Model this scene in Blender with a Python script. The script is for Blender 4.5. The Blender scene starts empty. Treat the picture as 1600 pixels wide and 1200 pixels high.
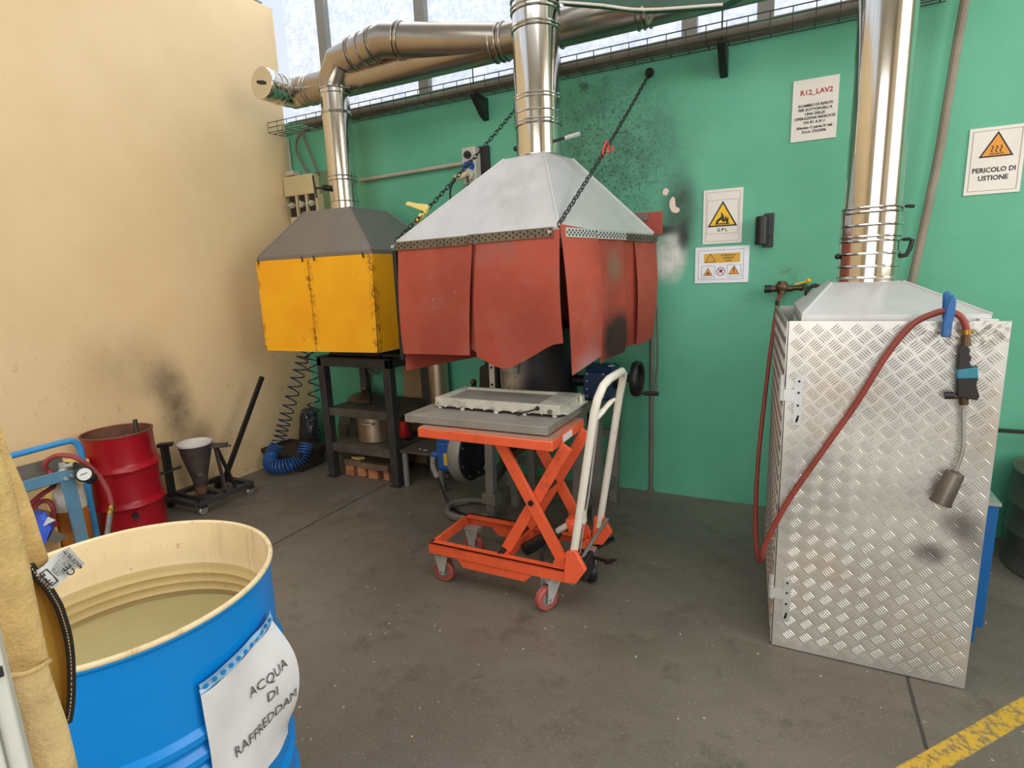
import bpy, bmesh, math, random
from mathutils import Vector, Matrix
random.seed(4)
scene = bpy.context.scene
COL = scene.collection
V = Vector
PI = math.pi

# ------------------------------------------------------------------ survey of the place
FPX = 875.8
CAM = V((0, 0, 1.42))
def _axes(y, p, r):
    fw = V((math.sin(y)*math.cos(p), math.cos(y)*math.cos(p), -math.sin(p)))
    rt = V((math.cos(y), -math.sin(y), 0)); up = rt.cross(fw)
    return rt*math.cos(r)+up*math.sin(r), -rt*math.sin(r)+up*math.cos(r), fw
RT, UP, FW = _axes(*[math.radians(a) for a in (-26.85, 10.985, -2.3146)])
def ray(px, py):
    return RT*((px-800)/FPX) - UP*((py-600)/FPX) + FW
def at(px, py, X=None, Y=None, Z=None):
    """surveyed point: sight line met with a known wall, floor, shelf or face plane"""
    d = ray(px, py)
    i, v = (0, X) if X is not None else (1, Y) if Y is not None else (2, Z)
    return CAM + d*((v-CAM[i])/d[i])
def atpl(px, py, p0, n):
    d = ray(px, py); n = V(n)
    return CAM + d*(((V(p0)-CAM).dot(n))/d.dot(n))

# ------------------------------------------------------------------ materials
def lin(c):
    return tuple(((x/255)/12.92 if x/255 <= .04045 else ((x/255+.055)/1.055)**2.4) for x in c)+(1,)
def nt_new(name):
    m = bpy.data.materials.new(name); m.use_nodes = True
    nt = m.node_tree; b = nt.nodes['Principled BSDF']
    return m, nt, b
def N(nt, t, **kw):
    n = nt.nodes.new(t)
    for k, v in kw.items():
        if k.startswith('i_'):
            n.inputs[k[2:].replace('_', ' ')].default_value = v
        else: setattr(n, k, v)
    return n
def noise(nt, vec, scale, detail=4, rough=.6):
    n = N(nt, 'ShaderNodeTexNoise'); n.inputs['Scale'].default_value = scale
    n.inputs['Detail'].default_value = detail; n.inputs['Roughness'].default_value = rough
    nt.links.new(vec, n.inputs['Vector']); return n.outputs['Fac']
def ramp(nt, fac, lo, hi, a=0., b=1.):
    n = N(nt, 'ShaderNodeMapRange', interpolation_type='SMOOTHSTEP')
    for k, v in (('From Min', lo), ('From Max', hi), ('To Min', a), ('To Max', b)): n.inputs[k].default_value = v
    nt.links.new(fac, n.inputs['Value']); return n.outputs['Result']
def mixc(nt, fac, a, b):
    n = N(nt, 'ShaderNodeMix', data_type='RGBA')
    for sock, v in ((n.inputs[0], fac), (n.inputs[6], a), (n.inputs[7], b)):
        if isinstance(v, (tuple, float, int)): sock.default_value = v
        else: nt.links.new(v, sock)
    return n.outputs[2]
def mth(nt, op, a, b=None, c=None):
    n = N(nt, 'ShaderNodeMath', operation=op)
    for i, v in enumerate((a, b, c)):
        if v is None: continue
        if isinstance(v, (int, float)): n.inputs[i].default_value = v
        else: nt.links.new(v, n.inputs[i])
    return n.outputs[0]
def bump(nt, b, h, strength=.2, dist=.01):
    n = N(nt, 'ShaderNodeBump'); n.inputs['Strength'].default_value = strength; n.inputs['Distance'].default_value = dist
    nt.links.new(h, n.inputs['Height']); nt.links.new(n.outputs[0], b.inputs['Normal'])
def blob(nt, pos, c, s, inner=.2):
    """soft-edged blot at c with half sizes s, 0..1"""
    v = N(nt, 'ShaderNodeVectorMath', operation='SUBTRACT'); nt.links.new(pos, v.inputs[0]); v.inputs[1].default_value = c
    d = N(nt, 'ShaderNodeVectorMath', operation='DIVIDE'); nt.links.new(v.outputs[0], d.inputs[0]); d.inputs[1].default_value = s
    l = N(nt, 'ShaderNodeVectorMath', operation='LENGTH'); nt.links.new(d.outputs[0], l.inputs[0])
    return ramp(nt, l.outputs['Value'], 1., inner)
def mat(name, col, rough=.5, metal=0., var=.12, vs=6., dirt=None, da=.5, ds=5., bmp=0., bs=60., spec=.5, lo=.5, hi=.75):
    m, nt, b = nt_new(name)
    tc = N(nt, 'ShaderNodeNewGeometry').outputs['Position']
    c = lin(col)
    dk = tuple(x*(1-var) for x in c[:3])+(1,); lt = tuple(min(1, x*(1+var)) for x in c[:3])+(1,)
    o = mixc(nt, ramp(nt, noise(nt, tc, vs), .3, .7), dk, lt)
    if dirt:
        f = ramp(nt, noise(nt, tc, ds, 6, .7), lo, hi, 0, da)
        o = mixc(nt, f, o, lin(dirt))
    nt.links.new(o, b.inputs['Base Color'])
    b.inputs['Roughness'].default_value = rough; b.inputs['Metallic'].default_value = metal
    b.inputs['Specular IOR Level'].default_value = spec
    if bmp: bump(nt, b, noise(nt, tc, bs), bmp, .005)
    return m
M = {}
M['black'] = mat('black_paint', (26, 26, 28), .45, var=.3)
M['blackm'] = mat('black_steel', (38, 37, 37), .5, .3, var=.25, dirt=(70, 60, 52), da=.4)
M['rubber'] = mat('black_rubber', (24, 24, 24), .7)
M['dkframe'] = mat('dark_frame_steel', (62, 62, 64), .5, .3, var=.2, dirt=(92, 84, 76), da=.4, ds=7)
M['dkshelf'] = mat('dark_shelf_steel', (84, 78, 72), .6, .2, var=.2, dirt=(120, 108, 95), da=.5, ds=6)
M['inox'] = mat('stainless_duct', (212, 208, 202), .13, 1., var=.06, vs=3, dirt=(150, 140, 128), da=.3, ds=2.5)
M['inoxd'] = mat('dull_stainless_duct', (168, 158, 147), .27, 1., var=.1, vs=3, dirt=(140, 125, 108), da=.4, ds=3)
M['galv'] = mat('galvanised_sheet', (204, 203, 204), .45, .3, var=.07, vs=3, dirt=(172, 160, 156), da=.5, ds=2.2)
M['greysheet'] = mat('grey_hood_sheet', (128, 122, 118), .42, .35, var=.08, vs=3, dirt=(98, 90, 84), da=.5, ds=3)
M['strap'] = mat('perforated_steel', (124, 116, 104), .45, .6, var=.15, dirt=(90, 76, 62), da=.5, ds=9)
def yellow_panel():
    m, nt, b = nt_new('yellow_panel'); pos = N(nt, 'ShaderNodeNewGeometry').outputs['Position']
    o = mixc(nt, ramp(nt, noise(nt, pos, 4), .3, .7), lin((246, 168, 6)), lin((252, 182, 14)))
    o = mixc(nt, ramp(nt, noise(nt, pos, 6, 8, .75), .6, .74, 0, .6), o, lin((176, 110, 20)))
    x = N(nt, 'ShaderNodeSeparateXYZ'); nt.links.new(pos, x.inputs[0])
    n = noise(nt, pos, 24, 6, .75)
    for xs_, w in ((-2.735, .05), (-2.235, .045), (-3.19, .03)):
        d = mth(nt, 'MULTIPLY', ramp(nt, mth(nt, 'ABSOLUTE', mth(nt, 'SUBTRACT', x.outputs[0], xs_)), w, 0), ramp(nt, x.outputs[1], 2.69, 2.66))
        o = mixc(nt, mth(nt, 'MULTIPLY', d, ramp(nt, n, .48, .62, 0, .9)), o, lin((140, 86, 26)))
    nt.links.new(o, b.inputs['Base Color']); b.inputs['Roughness'].default_value = .5
    return m
M['yellow'] = yellow_panel()
M['orange'] = mat('orange_paint', (234, 96, 56), .45, var=.07, dirt=(110, 52, 38), da=.6, ds=9, lo=.55)
M['orangetop'] = mat('worn_orange_top', (206, 122, 98), .6, var=.1, dirt=(150, 132, 118), da=.8, ds=6, lo=.4, hi=.6)
M['white'] = mat('white_paint', (224, 220, 208), .4, var=.05, dirt=(170, 148, 118), da=.6, ds=11, lo=.56)
M['slab'] = mat('grey_slab', (142, 138, 132), .6, .2, var=.12, dirt=(176, 172, 164), da=.6, ds=7, bmp=.15)
M['mold'] = mat('pale_cast_metal', (214, 211, 200), .45, .35, var=.08, dirt=(112, 108, 100), da=.6, ds=10, bmp=.2)
M['alu'] = mat('cast_aluminium', (176, 176, 172), .38, .7, var=.1, dirt=(110, 104, 96), da=.5, ds=14)
M['zinc'] = mat('zinc_plate', (204, 205, 204), .35, .55, var=.1)
M['greyleg'] = mat('grey_leg_steel', (134, 132, 128), .5, .3, var=.15, dirt=(82, 76, 70), da=.6, ds=12)
M['redpoly'] = mat('red_polyurethane', (166, 82, 78), .45, var=.1)
M['gearblue'] = mat('gearbox_blue', (34, 58, 98), .4, var=.15)
M['motorblue'] = mat('motor_blue', (28, 84, 160), .4, var=.1)
M['fan'] = mat('fan_casing_grey', (146, 146, 142), .45, .4, var=.1)
M['darkfan'] = mat('fan_face_dark', (34, 40, 42), .5, .1)
def furnace_shell():
    m, nt, b = nt_new('sooted_furnace_shell'); pos = N(nt, 'ShaderNodeNewGeometry').outputs['Position']
    n = noise(nt, pos, 11, 7, .75)
    o = mixc(nt, ramp(nt, noise(nt, pos, 5, 5), .3, .7), lin((40, 40, 43)), lin((58, 58, 62)))
    a = mth(nt, 'MULTIPLY', blob(nt, pos, (-1.45, 2.76, .90), (.19, .3, .26), .25), ramp(nt, n, .3, .6, .35, 1))
    o = mixc(nt, a, o, lin((206, 202, 196)))
    e = mth(nt, 'MULTIPLY', blob(nt, pos, (-1.555, 2.93, .85), (.035, .3, .5), .4), .75)
    o = mixc(nt, e, o, lin((150, 140, 126)))
    k = mth(nt, 'MULTIPLY', a, ramp(nt, noise(nt, pos, 44, 5, .7), .54, .62, 0, .8))
    o = mixc(nt, k, o, lin((60, 56, 52)))
    nt.links.new(o, b.inputs['Base Color']); b.inputs['Metallic'].default_value = .5; b.inputs['Roughness'].default_value = .42
    bump(nt, b, n, .25, .01)
    return m
M['furn'] = furnace_shell()
M['residue'] = mat('pale_metal_residue', (196, 190, 180), .5, .4, var=.15, dirt=(92, 86, 80), da=.8, ds=16, bmp=.4)
M['reddrum'] = mat('red_drum_paint', (170, 18, 36), .32, var=.1, dirt=(92, 14, 22), da=.5, ds=4)
M['rust'] = mat('rusty_inside', (112, 76, 58), .8, var=.2, dirt=(70, 48, 38), da=.6)
M['bluedrum'] = mat('blue_drum_paint', (0, 138, 226), .3, var=.05, vs=3, dirt=(22, 66, 96), da=.85, ds=9, lo=.68, hi=.74)
def cream_lining():
    m, nt, b = nt_new('drum_lacquer_cream'); pos = N(nt, 'ShaderNodeNewGeometry').outputs['Position']
    o = mixc(nt, ramp(nt, noise(nt, pos, 5), .3, .7), lin((226, 204, 162)), lin((236, 216, 178)))
    v = N(nt, 'ShaderNodeVectorMath', operation='MULTIPLY'); nt.links.new(pos, v.inputs[0]); v.inputs[1].default_value = (1, 1, .12)
    st = ramp(nt, noise(nt, v.outputs[0], 30, 6, .7), .5, .72, 0, .75)
    x = N(nt, 'ShaderNodeSeparateXYZ'); nt.links.new(pos, x.inputs[0])
    k = mth(nt, 'MULTIPLY', st, ramp(nt, x.outputs[0], -1.4, -1.05, .15, 1))
    o = mixc(nt, k, o, lin((176, 122, 74)))
    o = mixc(nt, ramp(nt, noise(nt, pos, 60, 5, .7), .64, .7, 0, .6), o, lin((120, 84, 56)))
    nt.links.new(o, b.inputs['Base Color']); b.inputs['Roughness'].default_value = .45
    return m
M['cream'] = cream_lining()
M['mud'] = mat('pale_sediment', (204, 194, 160), .8, var=.06, vs=4)
M['cartblue'] = mat('cart_blue_tube', (60, 148, 214), .35, var=.07, dirt=(70, 90, 110), da=.4, ds=9)
M['anglblue'] = mat('worn_blue_angle', (92, 138, 166), .5, .2, var=.12, dirt=(128, 128, 124), da=.6, ds=8)
M['traysteel'] = mat('dirty_tray_steel', (122, 116, 108), .5, .4, var=.15, dirt=(80, 72, 64), da=.5)
M['hosered'] = mat('red_rubber_hose', (138, 58, 48), .5, var=.12, dirt=(88, 48, 42), da=.5, ds=8)
M['hoseredc'] = mat('crimson_hose', (150, 58, 62), .45, var=.1)
M['hosegrey'] = mat('grey_hose', (112, 108, 102), .5, var=.12)
M['cordgrey'] = mat('grey_cord', (138, 128, 112), .6, var=.15)
M['coildark'] = mat('dark_blue_hose_strand', (34, 50, 82), .35, var=.12)
M['coilblue'] = mat('blue_coiled_hose', (42, 86, 150), .3, var=.12)
M['brass'] = mat('brass', (170, 132, 62), .35, .9, var=.15)
M['bronze'] = mat('dirty_brass', (92, 74, 54), .45, .7, var=.25)
M['yplastic'] = mat('yellow_plastic', (238, 220, 130), .45, var=.05)
M['redmetal'] = mat('red_hook_paint', (196, 70, 66), .4, .1, var=.1, dirt=(226, 190, 180), da=.6, ds=60)
M['beigebox'] = mat('beige_switch_box', (206, 188, 146), .5, var=.06)
M['greybox'] = mat('pale_grey_box', (190, 184, 172), .5, var=.06)
M['olive'] = mat('green_backing_board', (104, 130, 92), .6, var=.12)
M['conduit'] = mat('grey_conduit', (176, 168, 152), .5, var=.06)
M['paper'] = mat('white_paper', (228, 222, 215), .6, var=.03)
M['papers'] = mat('sleeved_paper', (228, 228, 234), .28, var=.04, vs=9, bmp=.25, bs=14)
M['sleeve'] = mat('clear_sleeve_strip', (146, 186, 220), .25, var=.05)
M['ink'] = mat('black_ink', (34, 32, 32), .6, var=.02)
M['inkgrey'] = mat('grey_ink', (78, 78, 82), .6, var=.02)
M['inkred'] = mat('red_ink', (178, 30, 40), .6, var=.02)
M['signyel'] = mat('sign_yellow', (240, 190, 20), .5, var=.02)
M['signgold'] = mat('sign_gold', (214, 164, 52), .5, var=.05)
M['signor'] = mat('sign_orange', (226, 150, 50), .5, var=.02)
M['signpk'] = mat('thin_brown_line', (150, 110, 104), .6, var=.02)
M['leather'] = mat('suede_leather', (218, 184, 124), .9, var=.12, vs=40, dirt=(170, 122, 62), da=.5, ds=12, bmp=.6, bs=220)
M['leatherl'] = mat('pale_suede', (220, 192, 140), .9, var=.1, vs=30, dirt=(160, 122, 72), da=.6, ds=9, bmp=.5, bs=200)
M['canvas'] = mat('ochre_lining', (176, 136, 56), .85, var=.12, vs=10, bmp=.3, bs=150)
M['piping'] = mat('black_piping', (34, 30, 28), .5)
M['tag'] = mat('satin_tag', (208, 208, 210), .35, var=.04)
M['whitepanel'] = mat('white_locker_paint', (206, 206, 200), .35, var=.03)
M['bluepeg'] = mat('blue_clamp_plastic', (20, 92, 158), .4, var=.12, dirt=(100, 120, 140), da=.5, ds=40)
M['bluecab'] = mat('blue_cabinet', (0, 88, 152), .4, var=.05)
M['olivedrum'] = mat('dark_drum_steel', (96, 94, 82), .4, .4, var=.15, dirt=(50, 48, 44), da=.5)
M['darkgreen'] = mat('dark_green_beam', (48, 84, 70), .5, var=.12)
M['trayw'] = mat('tray_wire', (92, 86, 78), .5, .5, var=.1)
M['cable'] = mat('dark_cable', (122, 114, 102), .6, var=.15)
M['mullion'] = mat('window_aluminium', (132, 132, 124), .5, .2, var=.06)
M['wood'] = mat('sooty_board', (112, 90, 74), .8, var=.2, dirt=(70, 62, 56), da=.6)
M['brick'] = mat('orange_block', (176, 118, 82), .85, var=.2, dirt=(84, 60, 48), da=.7, ds=14)
M['potsteel'] = mat('stockpot_steel', (196, 176, 152), .36, .9, var=.1, dirt=(120, 84, 60), da=.5, ds=6)
M['lid'] = mat('pan_lid_steel', (128, 108, 92), .4, .7, var=.15)
M['redcan'] = mat('red_can', (206, 34, 40), .35)
M['plas'] = mat('crinkled_black_plastic', (52, 50, 54), .22, var=.4, dirt=(170, 164, 166), da=.8, ds=14, lo=.56, hi=.7)
M['sack'] = mat('olive_sack', (84, 82, 66), .6, var=.3, bmp=.4, bs=20)
M['bin'] = mat('dark_brown_bin', (52, 42, 36), .6, var=.2)
M['cardboard'] = mat('cardboard', (176, 138, 92), .85, var=.08)
M['beigesheet'] = mat('stained_beige_sheet', (168, 144, 108), .6, .15, var=.12, dirt=(110, 90, 66), da=.6, ds=4)
M['bluebag'] = mat('blue_plastic_bag', (50, 88, 206), .35, var=.15)
M['gasor'] = mat('orange_cylinder_paint', (176, 100, 34), .45, var=.15, dirt=(214, 160, 40), da=.7, ds=14)
M['gaswh'] = mat('white_cylinder_paint', (214, 208, 200), .45, var=.06, dirt=(150, 120, 100), da=.6, ds=20)
M['gaugeface'] = mat('gauge_face', (226, 226, 224), .4)
M['greytape'] = mat('grey_fabric_wrap', (150, 146, 140), .8, var=.15, bmp=.5, bs=90)
M['tealtape'] = mat('teal_tape', (46, 126, 148), .5, var=.12)
M['soottip'] = mat('sooted_burner_steel', (112, 104, 98), .45, .8, var=.25, dirt=(62, 54, 50), da=.6, ds=20)
M['crucible'] = mat('dark_ladle_steel', (80, 70, 68), .55, .4, var=.2, dirt=(120, 110, 106), da=.5, ds=9)
M['rimwhite'] = mat('pale_slag_rim', (206, 202, 196), .7, var=.1, dirt=(140, 134, 128), da=.5, ds=15)

# the red welding-curtain cloth, with soot on the right-hand flaps
def red_mat(name, soot):
    m, nt, b = nt_new(name); pos = N(nt, 'ShaderNodeNewGeometry').outputs['Position']
    o = mixc(nt, ramp(nt, noise(nt, pos, 3), .3, .7), lin((156, 66, 52)), lin((182, 78, 60)))
    o = mixc(nt, ramp(nt, noise(nt, pos, 6, 8, .7), .48, .72, 0, .65), o, lin((146, 92, 82)))
    o = mixc(nt, ramp(nt, noise(nt, pos, 30, 4, .7), .66, .74, 0, .5), o, lin((200, 150, 136)))
    if soot:
        w = mth(nt, 'MULTIPLY_ADD', noise(nt, pos, 9, 6), 2.2, .1)
        s1 = mth(nt, 'MULTIPLY', w, blob(nt, pos, (-.78, 2.69, 1.10), (.25, .19, .17), .3))
        o = mixc(nt, mth(nt, 'MINIMUM', s1, .93), o, lin((34, 33, 36)))
        s2 = mth(nt, 'MULTIPLY', .7, blob(nt, pos, (-.80, 2.66, 1.44), (.2, .1, .12), .2))
        o = mixc(nt, s2, o, lin((128, 110, 88)))
        s3 = mth(nt, 'MULTIPLY', .8, blob(nt, pos, (-.86, 2.40, .98), (.2, .22, .14), .1))
        o = mixc(nt, s3, o, lin((178, 150, 150)))
    nt.links.new(o, b.inputs['Base Color']); b.inputs['Roughness'].default_value = .6
    bump(nt, b, noise(nt, pos, 18), .15, .01)
    return m
M['redflap'] = red_mat('red_welding_cloth', False)
M['redsoot'] = red_mat('sooty_red_welding_cloth', True)

def green_wall():
    m, nt, b = nt_new('green_wall_paint'); pos = N(nt, 'ShaderNodeNewGeometry').outputs['Position']
    o = mixc(nt, ramp(nt, noise(nt, pos, 1.5), .3, .7), lin((87, 167, 136)), lin((99, 178, 147)))
    o = mixc(nt, ramp(nt, noise(nt, pos, 9, 6, .7), .6, .8, 0, .3), o, lin((66, 132, 106)))
    # grime above the hood, and drips under the tray
    n1 = noise(nt, pos, 5, 7, .75)
    g = mth(nt, 'MULTIPLY', blob(nt, pos, (-1.02, 3.48, 2.15), (.62, .5, .62), .3), ramp(nt, n1, .3, .7, .25, .8))
    o = mixc(nt, g, o, lin((58, 98, 80)))
    sp = mth(nt, 'MULTIPLY', blob(nt, pos, (-1.1, 3.48, 2.05), (.55, .5, .65), .3), ramp(nt, noise(nt, pos, 60, 3), .54, .62, 0, .8))
    o = mixc(nt, sp, o, lin((44, 74, 62)))
    sc = mth(nt, 'MULTIPLY', blob(nt, pos, (-.98, 3.48, 2.05), (.4, .5, .5), .3), ramp(nt, noise(nt, pos, 46, 6, .8), .6, .64, 0, .7))
    o = mixc(nt, sc, o, lin((150, 196, 170)))
    d1 = mth(nt, 'MULTIPLY', blob(nt, pos, (-1.2, 3.48, 2.55), (.2, .5, .14), .3), ramp(nt, n1, .45, .6, 0, .8))
    o = mixc(nt, d1, o, lin((50, 82, 68)))
    # the scorch beside the hood: dark ring with burnt-off pale heart, peeled patches
    a = mth(nt, 'MULTIPLY', blob(nt, pos, (-.62, 3.48, 1.72), (.15, .5, .36), .2), ramp(nt, n1, .2, .7, .5, .95))
    o = mixc(nt, a, o, lin((48, 60, 52)))
    p = mth(nt, 'MULTIPLY', blob(nt, pos, (-.68, 3.48, 1.49), (.13, .5, .2), .3), ramp(nt, noise(nt, pos, 12), .25, .6, .4, 1))
    o = mixc(nt, p, o, lin((226, 220, 216)))
    for c, s in (((-.725, 3.48, 1.645), (.16, .5, .045)), ((-.60, 3.48, 1.60), (.05, .5, .12))):
        o = mixc(nt, mth(nt, 'MULTIPLY', .85, blob(nt, pos, c, s, .2)), o, lin((40, 40, 38)))
    pt = mth(nt, 'ADD', mth(nt, 'ADD', blob(nt, pos, (-.705, 3.48, 1.86), (.03, .3, .036), .2), blob(nt, pos, (-.665, 3.48, 1.79), (.028, .3, .06), .2)), blob(nt, pos, (-.645, 3.48, 1.755), (.034, .3, .026), .2))
    f = ramp(nt, mth(nt, 'MULTIPLY', pt, mth(nt, 'MULTIPLY_ADD', noise(nt, pos, 34, 5), 2.4, -.3)), .4, .46)
    o = mixc(nt, f, o, lin((232, 206, 190)))
    v = mth(nt, 'MULTIPLY', blob(nt, pos, (-.02, 3.48, 1.36), (.14, .5, .08), .1), ramp(nt, noise(nt, pos, 26), .4, .7, 0, .7))
    o = mixc(nt, v, o, lin((84, 98, 70)))
    nt.links.new(o, b.inputs['Base Color']); b.inputs['Roughness'].default_value = .55
    bump(nt, b, noise(nt, pos, 22, 5), .18, .008)
    return m
def cream_wall():
    m, nt, b = nt_new('cream_wall_paint'); pos = N(nt, 'ShaderNodeNewGeometry').outputs['Position']
    o = mixc(nt, ramp(nt, noise(nt, pos, 1.3), .3, .7), lin((226, 196, 150)), lin((234, 206, 162)))
    n1 = noise(nt, pos, 7, 7, .75)
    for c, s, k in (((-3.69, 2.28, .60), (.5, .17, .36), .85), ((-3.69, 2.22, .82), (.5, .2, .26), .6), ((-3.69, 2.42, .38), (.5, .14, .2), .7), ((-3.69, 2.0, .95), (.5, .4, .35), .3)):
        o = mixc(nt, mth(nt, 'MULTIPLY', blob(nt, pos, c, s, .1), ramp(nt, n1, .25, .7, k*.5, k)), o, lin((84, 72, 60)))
    z = N(nt, 'ShaderNodeSeparateXYZ'); nt.links.new(pos, z.inputs[0])
    low = ramp(nt, z.outputs[2], 1.6, .7)
    sc = mth(nt, 'MULTIPLY', low, ramp(nt, noise(nt, pos, 16, 8, .75), .58, .67, 0, .5))
    o = mixc(nt, sc, o, lin((176, 128, 80)))
    sc2 = mth(nt, 'MULTIPLY', low, ramp(nt, noise(nt, pos, 38, 5, .6), .66, .7, 0, .35))
    o = mixc(nt, sc2, o, lin((116, 86, 60)))
    # upper old mark
    nt.links.new(o, b.inputs['Base Color']); b.inputs['Roughness'].default_value = .6
    bump(nt, b, noise(nt, pos, 30, 5), .12, .006)
    return m
def floor_mat():
    m, nt, b = nt_new('worn_concrete'); pos = N(nt, 'ShaderNodeNewGeometry').outputs['Position']
    o = mixc(nt, ramp(nt, noise(nt, pos, 1.1, 6), .3, .7), lin((98, 90, 81)), lin((120, 112, 102)))
    o = mixc(nt, ramp(nt, noise(nt, pos, 4.5, 8, .72), .5, .74, 0, .6), o, lin((64, 54, 43)))
    o = mixc(nt, ramp(nt, noise(nt, pos, 13, 8, .75), .58, .7, 0, .5), o, lin((52, 46, 41)))
    o = mixc(nt, ramp(nt, noise(nt, pos, 120, 3), .58, .72, 0, .55), o, lin((164, 157, 148)))
    x = N(nt, 'ShaderNodeSeparateXYZ'); nt.links.new(pos, x.inputs[0]); X, Y_ = x.outputs[0], x.outputs[1]
    wob = mth(nt, 'MULTIPLY', mth(nt, 'SUBTRACT', noise(nt, pos, 6), .5), .02)
    for xj in (-2.53, .415):
        d = mth(nt, 'ABSOLUTE', mth(nt, 'SUBTRACT', mth(nt, 'ADD', X, wob), xj))
        o = mixc(nt, ramp(nt, d, .008, .003, 0, .8), o, lin((40, 36, 33)))
    # worn yellow lane line
    c = mth(nt, 'ADD', mth(nt, 'MULTIPLY', X, .761), mth(nt, 'MULTIPLY', Y_, -.649))
    d = mth(nt, 'ABSOLUTE', mth(nt, 'ADD', c, .811))
    wear = ramp(nt, noise(nt, pos, 34, 8, .75), .44, .52, .25, 1)
    o = mixc(nt, mth(nt, 'MULTIPLY', ramp(nt, d, .034, .029), wear), o, lin((204, 164, 56)))
    # pale crumbs
    vo = N(nt, 'ShaderNodeTexVoronoi'); vo.inputs['Scale'].default_value = 17; nt.links.new(pos, vo.inputs['Vector'])
    cr = mth(nt, 'MULTIPLY', ramp(nt, vo.outputs['Distance'], .085, .06), ramp(nt, noise(nt, pos, 3), .47, .55))
    o = mixc(nt, mth(nt, 'MULTIPLY', cr, .8), o, lin((206, 200, 190)))
    nt.links.new(o, b.inputs['Base Color'])
    r = ramp(nt, noise(nt, pos, 5, 6), .3, .7, .42, .62); nt.links.new(r, b.inputs['Roughness'])
    bump(nt, b, noise(nt, pos, 55, 6, .7), .25, .006)
    return m
def checker_mat():
    m, nt, b = nt_new('tread_plate_aluminium'); pos = N(nt, 'ShaderNodeNewGeometry').outputs['Position']
    o = mixc(nt, ramp(nt, noise(nt, pos, 3, 6), .3, .7), lin((190, 187, 182)), lin((212, 210, 205)))
    o = mixc(nt, ramp(nt, noise(nt, pos, 2.2, 3), .55, .72, 0, .35), o, lin((196, 172, 146)))
    w = ramp(nt, noise(nt, pos, 9), .2, .7, .5, 1)
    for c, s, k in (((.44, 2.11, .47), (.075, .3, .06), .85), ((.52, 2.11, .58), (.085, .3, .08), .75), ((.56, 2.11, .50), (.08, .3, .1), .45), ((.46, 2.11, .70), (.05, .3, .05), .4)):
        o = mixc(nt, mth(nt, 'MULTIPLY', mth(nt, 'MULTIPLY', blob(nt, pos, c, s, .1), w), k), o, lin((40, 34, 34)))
    s = mth(nt, 'MULTIPLY', blob(nt, pos, (.47, 2.11, 1.2), (.2, .3, .08), .2), ramp(nt, noise(nt, pos, 60, 5), .45, .6, 0, .7))
    o = mixc(nt, s, o, lin((104, 88, 78)))
    nt.links.new(o, b.inputs['Base Color'])
    b.inputs['Metallic'].default_value = .68; b.inputs['Roughness'].default_value = .36
    return m
def pane_mat():
    m, nt, b = nt_new('frosted_daylit_glass'); pos = N(nt, 'ShaderNodeNewGeometry').outputs['Position']
    c = mixc(nt, ramp(nt, noise(nt, pos, 26, 4, .7), .3, .7), lin((198, 211, 233)), lin((240, 246, 255)))
    c = mixc(nt, ramp(nt, noise(nt, pos, 90, 2), .62, .72, 0, .22), c, lin((150, 164, 190)))
    nt.links.new(c, b.inputs['Emission Color']); b.inputs['Emission Strength'].default_value = 1.0
    b.inputs['Base Color'].default_value = lin((120, 126, 134)); b.inputs['Roughness'].default_value = .25
    return m
def water_mat():
    m, nt, b = nt_new('murky_water'); out = nt.nodes['Material Output']
    t = N(nt, 'ShaderNodeBsdfTransparent'); t.inputs[0].default_value = (.84, .82, .70, 1)
    g = N(nt, 'ShaderNodeBsdfGlossy'); g.inputs['Roughness'].default_value = .03
    lw = N(nt, 'ShaderNodeLayerWeight'); fac = mth(nt, 'MULTIPLY_ADD', mth(nt, 'POWER', lw.outputs['Facing'], 5.), .95, .03)
    mx = N(nt, 'ShaderNodeMixShader')
    nt.links.new(fac, mx.inputs[0]); nt.links.new(t.outputs[0], mx.inputs[1]); nt.links.new(g.outputs[0], mx.inputs[2])
    nt.links.new(mx.outputs[0], out.inputs['Surface']); return m
M['wallg'] = green_wall(); M['wallc'] = cream_wall(); M['floor'] = floor_mat(); M['tread'] = checker_mat(); M['pane'] = pane_mat(); M['water'] = water_mat()
M['ceil'] = mat('pale_ceiling', (196, 194, 188), .8, var=.04, vs=1)
M['wallh'] = mat('beige_hall_wall', (222, 204, 172), .7, var=.05, vs=1)

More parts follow.
